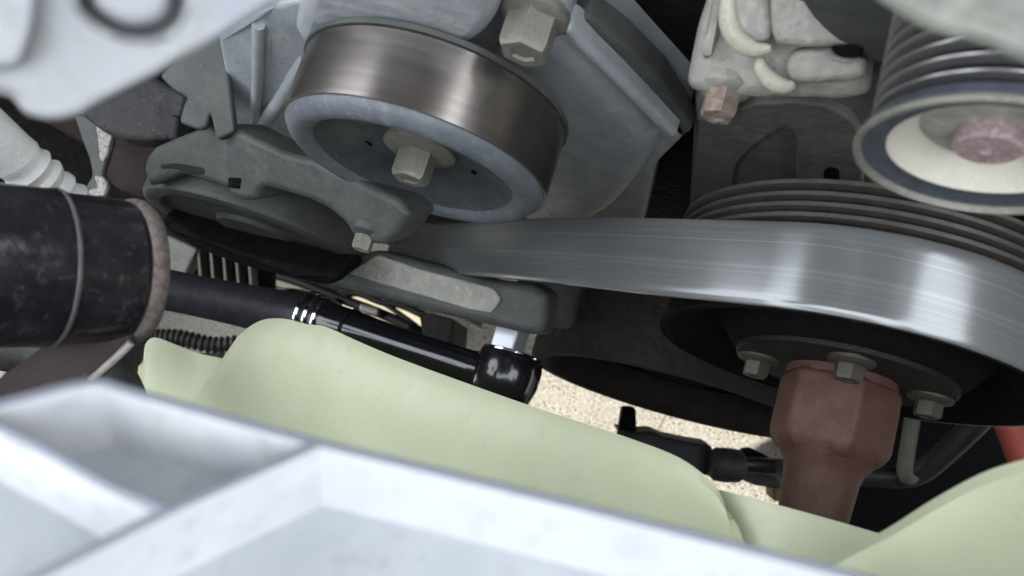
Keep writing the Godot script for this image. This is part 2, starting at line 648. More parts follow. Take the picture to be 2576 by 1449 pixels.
	tread.roughness = 0.27
	M.tread = tread
	var back := StandardMaterial3D.new()
	back.albedo_texture = streaks(8, Color(0.215, 0.22, 0.22), Color(0.25, 0.255, 0.255), Color(0.40, 0.41, 0.41), 6, 0.08, 64, 128)
	back.metallic = 0.5
	back.roughness = 0.2
	M.belt = back
	M.groove = surface(grey, 16.0, 0.5, 0.3, bump_fine, 0.2, Color(0.80, 0.75, 0.73))
	M.groove_bright = plain(Color(0.42, 0.41, 0.40), 0.3, 0.85)
	M.ground = surface(concrete_tex, 4.6, 0.9, 0.0, bump_fine, 0.25)
	M.soil = plain(Color(0.05, 0.04, 0.03), 0.95, 0.0)

# ==================================================================== the setting
func setting():
	# the concrete slab in two pieces with a crack between them
	var rng := RandomNumberGenerator.new()
	rng.seed = 5
	var crack := []
	var p0 := on_y(1678, 1040, -HEIGHT)
	var p1 := on_y(1655, 1092, -HEIGHT)
	var dir := (p1 - p0).normalized()
	var side := Vector3(dir.z, 0, -dir.x)
	for i in 161:
		var t := (i - 80) * 0.012
		if i == 0: t = -6.0
		if i == 160: t = 6.0
		crack.append(p0 + dir * t + side * rng.randf_range(-0.0022, 0.0022))
	for s in [-1.0, 1.0]:
		var T := PackedVector3Array()
		for i in 160:
			var a: Vector3 = crack[i] + side * s * rng.randf_range(0.0003, 0.0007)
			var b: Vector3 = crack[i + 1] + side * s * 0.0005
			if i > 0:
				a = crack[i] + side * s * 0.0005
			var lo := Vector3(0, -0.05, 0)
			quad(T, a, b, b + side * s * 8.0, a + side * s * 8.0)
			quad(T, a + lo, a + side * s * 8.0 + lo, b + side * s * 8.0 + lo, b + lo)
			quad(T, a, a + lo, b + lo, b)
		structure(put("ground", T, M.ground))
	var e := PackedVector3Array()
	quad(e, Vector3(-8, -HEIGHT - 0.06, -8), Vector3(8, -HEIGHT - 0.06, -8), Vector3(8, -HEIGHT - 0.06, 8), Vector3(-8, -HEIGHT - 0.06, 8))
	structure(put("ground_soil", e, M.soil))
	# engine bay walls, added to block and shape light: inner wings, bulkhead, radiator panel
	var walls := [
		["added_wing_wall", Vector3(-0.95, 0.0, -0.3), Vector3(0.03, 0.76, 1.6)],
		["added_wing_wall", Vector3(-0.952, -0.62, -0.605), Vector3(0.03, 0.475, 0.99)],
		["added_wing_wall", Vector3(-0.952, -0.62, 0.28), Vector3(0.03, 0.475, 0.4)],
		["sun_slot_wall", Vector3(-0.96, -0.765, -0.015), Vector3(0.03, 0.18, 0.19)],  # added piece; leaves a slot so sun reaches only the visible ground
		["added_wing_wall", Vector3(0.52, -0.35, -0.3), Vector3(0.03, 0.7, 1.6)],
		["bulkhead_wall", Vector3(-0.2, -0.2, -0.75), Vector3(1.6, 1.1, 0.03)],
		["added_radiator_wall", Vector3(-0.2, -0.405, 0.17), Vector3(1.5, 0.89, 0.03)],  # height set to keep front sky light off the engine
	]
	# unseen open bonnet, added and sized to shape sky light and reflections
	var bo := thing("added_bonnet", "dark open bonnet above the engine, added out of view to shape the light", "bonnet", Vector3(-0.2, 0.2, -0.75))
	put("panel", slab([Vector3(-0.40, 0.22, -0.8), Vector3(0.52, 0.22, -0.8), Vector3(0.52, 0.8, 0.02), Vector3(-0.40, 0.8, 0.02)], 0.02, 0.004, Vector3(0, 0.8, -0.6)), M.dark, bo)
	for w in walls:
		structure(put(w[0], box(w[1], w[2]), M.dark))

func box(c: Vector3, s: Vector3, bevel := 0.004) -> PackedVector3Array:
	var h := s / 2.0
	var top := [c + Vector3(-h.x, h.y, -h.z), c + Vector3(h.x, h.y, -h.z), c + Vector3(h.x, h.y, h.z), c + Vector3(-h.x, h.y, h.z)]
	return slab(top, s.y, bevel, Vector3.DOWN)

# ==================================================================== the engine's castings
func castings():
	var e := thing("engine_block", "dark brown dirty engine block wall behind all the pulleys", "engine block", Vector3(-0.1, -0.6, -0.3))
	put("block", box(Vector3(-0.25, -0.40, -0.37), Vector3(1.25, 0.66, 0.3), 0.01), M.block, e)
	put("sky_blocker", box(Vector3(-0.51, -0.115, -0.39), Vector3(0.78, 0.17, 0.44), 0.02), M.grey, e)  # unseen block added to keep rear sky light off the parts below

	# the pale casting near the eye, top left
	var c := thing("upper_casting", "pale grey blurred metal casting with rounded boss filling the top left corner", "casting", at(300, 150, 0.2))
	var pn := Vector3(0.55, 0.75, 0.36).normalized()
	var pc := at(300, 150, 0.105)
	put("housing", slab(soften(outline_plane([-1100, -900, 175, -900, 195, 15, 245, 55, 300, 84, 350, 92, 400, 88, 440, 62, 462, 20, 472, -900, 900, -900, 800, -60, 700, 8, 640, 42, 545, 104, 420, 172, 365, 205, 280, 245, 235, 268, 200, 292, 130, 306, 62, 292, 40, 262, 20, 236, -1100, 330], pc, pn), 0.002), 0.03, 0.0012, ray(350, 100)), M.pale, c)  # outline carried far out of view to block light from above
	put("lower_deck", slab(outline_plane([100, -700, 600, -700, 560, 60, 470, 120, 200, 90], pc - pn * 0.008, pn), 0.02, 0.002, ray(300, 20)), M.pale, c)
	put("boss", slab(soften(outline_plane([218, -700, 226, 0, 262, 38, 318, 66, 366, 68, 410, 54, 436, 10, 444, -700], pc + pn * 0.001, pn), 0.004), 0.02, 0.0018, ray(330, 0)), M.pale, c)
	put("step", slab(soften(outline_plane([-900, -700, 150, -700, 90, 60, 62, 150, 40, 175, -900, 220], pc + pn * 0.0035, pn), 0.003), 0.012, 0.0015, ray(50, 50)), M.pale, c)

	# the grey plate with a point, and the dark bracket under it
	var p := thing("pointed_plate", "flat grey metal plate with a pointed corner beside the pale casting", "plate", at(520, 220, 0.36))
	put("plate", slab(soften(outline_at([400, 190, 545, 60, 560, 60, 592, 330, 545, 352, 528, 285, 520, 318, 500, 326, 450, 308, 462, 262, 472, 244, 432, 222], 0.36), 0.002), 0.004, 0.0012), M.grey, p)
	var k := thing("dark_bracket", "blackish dirty bracket in the gap below the pale casting", "bracket", at(350, 280, 0.42))
	put("bracket", slab(soften(outline_at([190, 280, 380, 190, 478, 240, 470, 262, 462, 300, 440, 312, 440, 348, 370, 356, 300, 352, 255, 330], 0.42), 0.003), 0.02, 0.003), M.dark, k)
	put("fin", slab(soften(outline_at([425, 285, 452, 290, 446, 352, 420, 352], 0.405), 0.002), 0.012, 0.002), M.dark, k)
	var lo := thing("lower_bracket", "dark brown lower bracket ledge left of the tensioner arm", "bracket", at(320, 400, 0.5))
	put("ledge", slab(soften(outline_at([230, 372, 470, 338, 480, 380, 380, 420, 370, 500, 300, 480, 250, 440], 0.5), 0.003), 0.02, 0.003), M.block, lo)

	# the front cover round the idler
	var f := thing("front_cover", "blue grey cast engine front cover around the smooth pulley", "engine cover", on_z(1000, 60, -0.16))
	put("plate", slab(soften(outline_z([520, -40, 1260, -60, 1420, 60, 1720, 352, 1650, 420, 1620, 560, 1380, 580, 1040, 420, 720, 420, 600, 330, 560, 200], -0.150), 0.004), 0.03, 0.004), M.cool, f)
	put("boss", slab(soften(outline_z([770, -90, 1242, -70, 1252, 20, 1238, 74, 1205, 112, 1000, 200, 800, 150, 730, 90], -0.127), 0.006), 0.03, 0.006), M.cool, f)
	var g1 := [at(548, 96, 0.34), at(640, 36, 0.31), at(705, 10, 0.305), at(655, 335, 0.40), at(640, 345, 0.405), at(590, 322, 0.40)]
	put("gusset", slab(g1, 0.02, 0.002), M.cool, f)
	var g2 := [at(640, 30, 0.312), at(860, -20, 0.29), at(790, 100, 0.33), at(715, 250, 0.37), at(655, 342, 0.402)]
	put("gusset", slab(g2, 0.02, 0.002), M.cool, f)
	put("rib", tube([at(775, 140, 0.335), at(715, 240, 0.362), at(640, 345, 0.395)], [0.0035, 0.0035, 0.003], 10), M.cool, f)
	put("rib", tube([at(650, 62, 0.318), at(648, 200, 0.355), at(640, 330, 0.392)], [0.0025, 0.0025, 0.002], 10), M.cool, f)
	put("foot", slab(soften(outline_at([515, 318, 560, 330, 640, 345, 720, 400, 700, 420, 600, 392, 520, 360], 0.41), 0.003), 0.03, 0.003), M.cool, f)
	put("shade_panel", slab(soften([Vector3(-0.55, -0.34, -0.172), Vector3(0.12, -0.34, -0.172), Vector3(0.12, -0.56, -0.172), Vector3(-0.05, -0.66, -0.172), Vector3(-0.42, -0.66, -0.172), Vector3(-0.55, -0.55, -0.172)], 0.03), 0.03, 0.006), M.under, f)  # added dark panel standing for the shadowed gap; also stops bounce light
	# the pump housing to the right: a smooth tapered body
	put("pump_housing", slab(rounded(outline_z([1235, 90, 1330, 80, 1420, 105, 1560, 240, 1668, 350, 1655, 400, 1600, 480, 1520, 560, 1400, 590, 1300, 500, 1200, 300], -0.142), 2), 0.03, 0.012, null, 5), M.cool, f)
	put("ridge", slab(soften(outline_z([1395, 72, 1432, 78, 1560, 200, 1640, 282, 1702, 350, 1682, 356, 1600, 272, 1520, 196], -0.139), 0.002), 0.010, 0.003), M.cool, f)
	put("ridge", slab(soften(outline_z([1432, 50, 1474, 46, 1566, 116, 1656, 204, 1710, 288, 1738, 338, 1716, 348, 1642, 262, 1544, 164], -0.146), 0.002), 0.010, 0.003), M.grey, f)
	# the big bolt above the idler
	var bc := on_z(1345, 40, -0.135)
	put("bolt_head", hex_head(bc, Vector3(0, 0, 1), 0.0145, 0.0135, 0.25), M.steel, f)
	put("washer", flange(bc + Vector3(0, 0, -0.0005), Vector3(0, 0, 1), 0.0108, 0.003), M.steel, f)
	put("bolt_boss", lathe([Vector2(0, -0.05), Vector2(0.0115, -0.05), Vector2(0.0105, -0.003), Vector2(0.009, -0.002), Vector2(0, -0.002)], bc, Vector3(0, 0, 1), 32), M.cool, f)

	# the timing cover between the bracket and the big pulley
	var t := thing("timing_cover", "dirty dark grey cast cover with raised arch above the big ribbed pulley", "engine cover", on_z(1950, 360, -0.16))
	put("plate", slab(soften(outline_z([1745, 215, 2260, 190, 2260, 560, 1730, 560], -0.1535), 0.004), 0.02, 0.004), M.cover, t)
	put("raised_arch", slab(soften(outline_z([1735, 560, 1750, 360, 1760, 282, 1790, 262, 1850, 280, 1900, 262, 2000, 258, 2080, 268, 2140, 300, 2175, 352, 2165, 560, 2006, 560, 2004, 470, 2002, 400, 1999, 345, 1992, 328, 1972, 322, 1940, 338, 1892, 372, 1852, 412, 1838, 470, 1836, 560], -0.150), 0.002), 0.006, 0.0012), M.cover, t)
	put("hole", slab(soften(outline_z([2072, 432, 2090, 420, 2110, 428, 2112, 460, 2074, 462], -0.1497), 0.002), 0.003, 0.0003), M.under, t)
	put("lug", slab(soften(outline_z([1745, 255, 1800, 232, 1850, 250, 1852, 300, 1800, 322, 1750, 312], -0.147), 0.003), 0.02, 0.003), M.cover, t)

	# the pale bracket carrying the rusty bolt
	var b := thing("accessory_bracket", "pale grey dusty cast bracket with cream lips and a rusty bolt", "bracket", at(1950, 130, 0.25))
	var bn := Vector3(0.1, 0.75, 0.62).normalized()
	var bp := at(1950, 150, 0.245)
	put("body", slab(soften(outline_plane([1790, -60, 1766, 20, 1752, 58, 1732, 155, 1722, 206, 1734, 228, 1763, 238, 1850, 246, 1900, 250, 2052, 250, 2110, 256, 2190, 240, 2200, 130, 2180, -60], bp, bn), 0.003), 0.022, 0.004), M.sand, b)
	put("rib", slab(soften(outline_plane([1800, -60, 1835, -60, 1812, 70, 1784, 150, 1760, 150, 1778, 50], bp + bn * 0.004, bn), 0.002), 0.012, 0.003), M.sand, b)
	put("block", slab(soften(outline_plane([1935, -60, 2150, -60, 2172, 10, 2160, 112, 2060, 122, 1990, 118, 1948, 112, 1930, 60], bp + bn * 0.010, bn), 0.003), 0.02, 0.002), M.sand, b)
	put("block", slab(soften(outline_plane([1990, 128, 2096, 116, 2100, 140, 2160, 142, 2185, 150, 2180, 200, 2060, 212, 1990, 210, 1972, 170], bp + bn * 0.006, bn), 0.003), 0.02, 0.002), M.sand, b)
	put("slot", slab(soften(outline_plane([2088, 116, 2172, 112, 2170, 146, 2116, 146, 2096, 132], bp + bn * 0.0102, bn), 0.002), 0.003, 0.0006), M.black, b)
	put("slot", slab(soften(outline_plane([2000, -30, 2058, -8, 2122, 20, 2116, 34, 2076, 34, 2046, 14, 1990, -8], bp + bn * 0.0106, bn), 0.002), 0.003, 0.0006), M.black, b)
	put("lip", tube(spline([on_plane(1840, -60, bp + bn * 0.010, bn), on_plane(1832, 10, bp + bn * 0.010, bn), on_plane(1836, 62, bp + bn * 0.010, bn), on_plane(1858, 100, bp + bn * 0.010, bn), on_plane(1896, 124, bp + bn * 0.010, bn), on_plane(1940, 122, bp + bn * 0.010, bn)], 6), taper(0.0027, 31), 12, 0.75), M.lip_pale, b)
	put("lip_face", slab(soften(outline_plane([1850, -60, 1930, -60, 1936, 20, 1940, 100, 1915, 110, 1870, 96, 1846, 60, 1842, 0], bp + bn * 0.011, bn), 0.003), 0.012, 0.0018), M.sand, b)
	put("lip", tube(spline([on_plane(1912, 142, bp + bn * 0.007, bn), on_plane(1916, 172, bp + bn * 0.007, bn), on_plane(1938, 202, bp + bn * 0.007, bn), on_plane(1975, 218, bp + bn * 0.007, bn), on_plane(2000, 212, bp + bn * 0.007, bn)], 6), taper(0.0022, 25), 12, 0.75), M.lip_pale, b)
	var rb := on_plane(1812, 222, bp, bn) + Vector3(0, -0.004, -0.004)
	put("washer", flange(rb + Vector3(0, 0, 0.001), Vector3(0, 0, 1), 0.0082, 0.003), M.sand, b)
	put("bolt_head", hex_head(rb + Vector3(0, 0, 0.003), Vector3(0, 0, 1), 0.0095, 0.0085, 0.1), M.rusty, b).set_meta("label", "rusty red bolt head")

	# the blurred casting nearest the eye, top right
	var n := thing("corner_casting", "blurred greenish grey casting closest to the camera in the top right corner", "casting", at(2500, 20, 0.12))
	var nn := Vector3(0.2, 0.9, 0.1).normalized()
	put("casting", slab(soften(outline_plane([1950, -600, 2040, -90, 2210, 6, 2284, 58, 2362, 92, 2470, 112, 2580, 168, 2900, 230, 2900, -600], at(2450, 40, 0.10), nn), 0.003), 0.012, 0.003, ray(2500, 30)), M.corner, n)  # extended out of view to shade the engine

# ==================================================================== idler pulley
func idler():
	var c := Vector3(-0.1753, -0.2417, -0.0970)
	var R := 0.0494
	var o := thing("idler_pulley", "smooth brown steel pulley with dusty blue grey face and central bolt", "pulley", c)
	var UV := PackedVector2Array()
	var w := 0.026
	var pr := []
	pr.append(Vector2(R - 0.006, -w))
	pr.append(Vector2(R, -w))
	for i in 25:
		pr.append(Vector2(R, -w + (w - 0.0016) * i / 24.0))
	pr.append(Vector2(R - 0.006, -0.0016))
	pr.append(Vector2(R - 0.006, -w))
	var T := lathe(pr, c, Vector3(0, 0, 1), 128, UV)
	put("tread", T, M.tread, o, UV)
	put("rear_shield", lathe([Vector2(0, -w - 0.004), Vector2(R - 0.004, -w - 0.004), Vector2(R + 0.0008, -w - 0.0025), Vector2(R + 0.0008, -w - 0.0006), Vector2(0, -w - 0.0006)], c, Vector3(0, 0, 1), 96), M.grey, o)
	# the pressed face: a rolled lip, a dish and a raised hub
	put("web", lathe([Vector2(0, -0.020), Vector2(0, -0.0085), Vector2(0.0135, -0.0085), Vector2(0.0165, -0.0075), Vector2(0.0205, -0.0066), Vector2(0.026, -0.0058), Vector2(0.0305, -0.0044), Vector2(0.0335, -0.0026), Vector2(0.0356, -0.0010), Vector2(0.0372, 0.0006), Vector2(0.0372, -0.004), Vector2(0.036, -0.020), Vector2(0, -0.020)], c, Vector3(0, 0, 1), 128), M.blue, o)
	put("rolled_lip", lathe([Vector2(0.0366, -0.020), Vector2(0.0362, -0.0008), Vector2(0.0372, 0.0004), Vector2(0.0388, 0.0018), Vector2(0.0408, 0.0030), Vector2(0.0428, 0.0033), Vector2(0.0445, 0.0028), Vector2(0.0466, 0.0012), Vector2(0.0483, -0.0010), Vector2(0.0483, -0.004), Vector2(0.042, -0.020), Vector2(0.0366, -0.020)], c, Vector3(0, 0, 1), 128), M.lip, o)
	for k in 5:
		var t := TAU * k / 5.0 + 0.55
		var h := c + Vector3(cos(t) * 0.0225, sin(t) * 0.0225, -0.0067)
		put("hole", lathe([Vector2(0, 0.0), Vector2(0.0022, 0.0), Vector2(0.0022, -0.003), Vector2(0, -0.003)], h + Vector3(0, 0, 0.0004), Vector3(0, 0, 1), 20), M.black, o)
	put("hub_washer", lathe([Vector2(0, -0.009), Vector2(0.0138, -0.0088), Vector2(0.0138, -0.0066), Vector2(0.0128, -0.0058), Vector2(0.007, -0.0050), Vector2(0, -0.0050)], c, Vector3(0, 0, 1), 48), M.steel, o)
	put("bolt", hex_head(c + Vector3(0, 0, -0.0052), Vector3(0, 0, 1), 0.0125, 0.0105, 0.35), M.steel, o)

# ==================================================================== belt and fan pulley
const PUMP := Vector3(-0.0266, -0.3335, -0.0742)

func belt_and_fan_pulley():
	var R := 0.0738
	var ci := Vector2(-0.1753, -0.2417)
	var Ri := 0.0494 + 0.0002
	var cw := Vector2(-0.0284, PUMP.y)
	var D := ci - cw
	var L := D.length()
	var th := D.angle() + asin((Ri + R) / L)
	var path := []      # points of the outer face and its outward normal
	# round the fan pulley from the lower right over the top
	var a_end := th - PI / 2.0
	var n := 48
	for i in n + 1:
		var t: float = lerp(-1.2, a_end, float(i) / n)
		path.append([cw + Vector2(cos(t), sin(t)) * R, Vector2(cos(t), sin(t))])
	var n1 := Vector2(cos(a_end), sin(a_end))
	# slack, it sags under the idler and drops to the crank pulley, drifting back a little
	for i in path:
		i.append(0.0)
	var sag := [on_z(1630, 736, -0.0755), on_z(1500, 721, -0.0775), on_z(1330, 703, -0.082), on_z(1180, 690, -0.088), on_z(1060, 680, -0.095), on_z(960, 672, -0.102)]
	var p_end := Vector3(path[-1][0].x, path[-1][0].y, -0.0742)
	var run := [p_end] + sag
	run.append(run[-1] + Vector3(-0.02, -0.08, -0.004))
	run.append(run[-1] + Vector3(0.0, -0.1, -0.003))
	var fine := spline(run, 8)
	for i in range(1, fine.size()):
		var dv: Vector3 = fine[min(i + 1, fine.size() - 1)] - fine[i - 1]
		var nv := Vector2(dv.y, -dv.x).normalized()
		if nv.dot(Vector2(-0.3, 0.8)) < 0.0:
			nv = -nv
		path.append([Vector2(fine[i].x, fine[i].y), nv, fine[i].z + 0.0742])
	var z1 := -0.0742
	var z0 := -0.1027
	var th_b := 0.0042
	var across := 24
	var T := PackedVector3Array()
	var UV := PackedVector2Array()
	var len := 0.0
	for i in path.size() - 1:
		var p: Vector2 = path[i][0]
		var q: Vector2 = path[i + 1][0]
		var np: Vector2 = path[i][1]
		var nq: Vector2 = path[i + 1][1]
		var l2 := len + p.distance_to(q)
		var dp: float = path[i][2]
		var dq: float = path[i + 1][2]
		for k in across:
			# outer face with rounded shoulders
			var f0 := float(k) / across
			var f1 := float(k + 1) / across
			var d0 := 0.0009 * pow(absf(f0 - 0.5) * 2.0, 14.0)
			var d1 := 0.0009 * pow(absf(f1 - 0.5) * 2.0, 14.0)
			var za: float = lerp(z0, z1, f0)
			var zb: float = lerp(z0, z1, f1)
			var A := p - np * d0
			var Bq := q - nq * d0
			var C := q - nq * d1
			var E := p - np * d1
			quad(T, Vector3(A.x, A.y, za + dp), Vector3(Bq.x, Bq.y, za + dq), Vector3(C.x, C.y, zb + dq), Vector3(E.x, E.y, zb + dp))
			for w in [Vector2(len, f0), Vector2(l2, f0), Vector2(l2, f1), Vector2(len, f0), Vector2(l2, f1), Vector2(len, f1)]:
				UV.append(Vector2(w.x * 2.5, w.y))
			# ribbed inner face
			var rib0 := th_b if k % 3 != 0 else th_b - 0.0018
			var rib1 := th_b if (k + 1) % 3 != 0 else th_b - 0.0018
			A = p - np * rib0
			Bq = q - nq * rib0
			C = q - nq * rib1
			E = p - np * rib1
			quad(T, Vector3(A.x, A.y, za + dp), Vector3(E.x, E.y, zb + dp), Vector3(C.x, C.y, zb + dq), Vector3(Bq.x, Bq.y, za + dq))
			for w in 6:
				UV.append(Vector2(0, 0.02))
		for zz in [z0, z1]:
			var A := p - np * 0.0009
			var Bq := q - nq * 0.0009
			var C := q - nq * (th_b - 0.0018)
			var E := p - np * (th_b - 0.0018)
			if zz == z0:
				quad(T, Vector3(A.x, A.y, zz + dp), Vector3(E.x, E.y, zz + dp), Vector3(C.x, C.y, zz + dq), Vector3(Bq.x, Bq.y, zz + dq))
			else:
				quad(T, Vector3(A.x, A.y, zz + dp), Vector3(Bq.x, Bq.y, zz + dq), Vector3(C.x, C.y, zz + dq), Vector3(E.x, E.y, zz + dp))
			for w in 6:
				UV.append(Vector2(0, 0.02))
		len = l2
	var bo := thing("drive_belt", "wide worn grey rubber drive belt with shiny smooth back over the big pulley", "belt", Vector3(cw.x, cw.y, z1))
	put("belt", T, M.belt, bo, UV)

	# the fan pulley: ribs behind the belt, a dished face and the bolted flange
	var o := thing("fan_pulley", "large dark ribbed pulley under the belt with bolted grey hub flange", "pulley", PUMP)
	var c := PUMP
	var pr := [Vector2(0.03, -0.0455)]
	var zz := -0.0455
	pr.append(Vector2(0.0668, zz))
	pr.append(Vector2(0.0668, -0.0030))
	pr.append(Vector2(0.0705, -0.0012))
	pr.append(Vector2(0.0697, 0.0000))
	pr.append(Vector2(0.0685, -0.0006))
	pr.append(Vector2(0.03, -0.030))
	pr.append(Vector2(0.03, -0.0455))
	put("rim", lathe(pr, c, Vector3(0, 0, 1), 128), M.under, o)
	for k in 5:
		var z := -0.0439 + k * 0.0037
		var tall := 0.0712 if k == 0 else 0.0702
		put("ridge", lathe([Vector2(0.0665, z - 0.0013), Vector2(tall - 0.0012, z - 0.0011), Vector2(tall, z - 0.0007), Vector2(tall, z + 0.0007), Vector2(tall - 0.0012, z + 0.0011), Vector2(0.0665, z + 0.0013), Vector2(0.0665, z - 0.0013)], c, Vector3(0, 0, 1), 128), M.groove, o)
	put("dish", lathe([Vector2(0, -0.024), Vector2(0.0682, -0.020), Vector2(0.0682, -0.0012), Vector2(0.0668, -0.0006), Vector2(0.0655, -0.004), Vector2(0.0640, -0.0125), Vector2(0.056, -0.0145), Vector2(0.050, -0.012), Vector2(0.0435, -0.004), Vector2(0.0400, -0.0005), Vector2(0.036, 0.0), Vector2(0, 0.0)], c, Vector3(0, 0, 1), 96), M.under, o)
	put("flange", lathe([Vector2(0, -0.001), Vector2(0.0395, -0.001), Vector2(0.0395, 0.0012), Vector2(0.0382, 0.0022), Vector2(0, 0.0022)], c, Vector3(0, 0, 1), 80), M.flange, o)
	for k in 4:
		var t := PI / 2.0 * k - 0.14
		var p := c + Vector3(cos(t) * 0.0305, sin(t) * 0.0305, 0.0024)
		var bolt := put("bolt", hex_head(p + Vector3(0, 0, 0.001), Vector3(0, 0, 1), 0.0086, 0.0064, 0.3 + k), M.zinc, o)
		put("washer", flange(p, Vector3(0, 0, 1), 0.0080, 0.0022), M.zinc, bolt)

# ==================================================================== crank damper
func damper():
	var c := Vector3(-0.133, -0.511, -0.076)
	var o := thing("crank_pulley", "large dark brown round crank pulley in the shade below the belt", "pulley", c)
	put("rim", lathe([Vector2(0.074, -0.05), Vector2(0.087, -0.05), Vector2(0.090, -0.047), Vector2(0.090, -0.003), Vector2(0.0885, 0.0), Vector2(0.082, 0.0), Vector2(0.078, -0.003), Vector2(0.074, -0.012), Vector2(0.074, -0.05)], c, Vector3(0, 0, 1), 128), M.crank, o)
	put("hub", lathe([Vector2(0, -0.05), Vector2(0.0735, -0.05), Vector2(0.0735, -0.022), Vector2(0.05, -0.030), Vector2(0.03, -0.030), Vector2(0.026, -0.015), Vector2(0, -0.015)], c, Vector3(0, 0, 1), 96), M.under, o)

# ==================================================================== the near pulley on the right
func alternator():
	var c := Vector3(0.004, -0.1821, -0.0895)
	var o := thing("alternator_pulley", "small shiny ribbed pulley with cream cup and pink nut at the right edge", "pulley", c)
	put("drum", lathe([Vector2(0.012, -0.036), Vector2(0.0205, -0.036), Vector2(0.0205, -0.0042), Vector2(0.0199, -0.0042), Vector2(0.0196, -0.017), Vector2(0.012, -0.018), Vector2(0.012, -0.036)], c, Vector3(0, 0, 1), 128), M.under, o)
	for k in 8:
		var z := -0.0330 + k * 0.00362
		put("ridge", lathe([Vector2(0.0202, z - 0.0007), Vector2(0.0230, z - 0.0005), Vector2(0.0235, z - 0.00025), Vector2(0.0236, z), Vector2(0.0235, z + 0.00025), Vector2(0.0230, z + 0.0005), Vector2(0.0202, z + 0.0007), Vector2(0.0202, z - 0.0007)], c, Vector3(0, 0, 1), 96), M.groove_bright, o)
	put("rim", lathe([Vector2(0.0195, -0.0048), Vector2(0.0238, -0.0048), Vector2(0.0252, -0.0025), Vector2(0.0256, -0.0012), Vector2(0.0246, -0.0008), Vector2(0.0240, -0.0016), Vector2(0.0215, -0.0022), Vector2(0.0203, -0.0020), Vector2(0.0195, -0.0022), Vector2(0.0195, -0.0048)], c, Vector3(0, 0, 1), 128), M.edge, o)
	put("rolled_edge", lathe([Vector2(0.0243, -0.0020), Vector2(0.0254, -0.0018), Vector2(0.0260, -0.0008), Vector2(0.0258, 0.0002), Vector2(0.0250, 0.0004), Vector2(0.0244, -0.0004), Vector2(0.0243, -0.0020)], c, Vector3(0, 0, 1), 128), M.steel, o)
	put("cup", lathe([Vector2(0.010, -0.016), Vector2(0.0192, -0.016), Vector2(0.0198, -0.0022), Vector2(0.0192, -0.0022), Vector2(0.0186, -0.0036), Vector2(0.0150, -0.0076), Vector2(0.0136, -0.0086), Vector2(0.010, -0.0086), Vector2(0.010, -0.016)], c, Vector3(0, 0, 1), 96), M.cup, o)
	put("hub_disc", lathe([Vector2(0, -0.014), Vector2(0.0138, -0.014), Vector2(0.0138, -0.0082), Vector2(0.0125, -0.0074), Vector2(0.0095, -0.0066), Vector2(0, -0.0066)], c, Vector3(0, 0, 1), 64), M.sand, o)
	put("nut_face", lathe([Vector2(0, -0.0095), Vector2(0.0068, -0.0095), Vector2(0.0068, -0.0034), Vector2(0.0062, -0.0028), Vector2(0.0040, -0.0030), Vector2(0.0016, -0.0026), Vector2(0.0010, -0.0040), Vector2(0, -0.0040)], c, Vector3(0, 0, 1), 48), M.pink, o).set_meta("label", "pinkish corroded nut")
	var b := thing("alternator", "dark alternator housing behind the shiny ribbed pulley", "alternator", c + Vector3(0, 0, -0.06))
	put("housing", lathe([Vector2(0, -0.09), Vector2(0.05, -0.09), Vector2(0.054, -0.085), Vector2(0.054, -0.055), Vector2(0.048, -0.046), Vector2(0.02, -0.040), Vector2(0, -0.040)], c, Vector3(0, 0, 1), 64), M.grey, b)

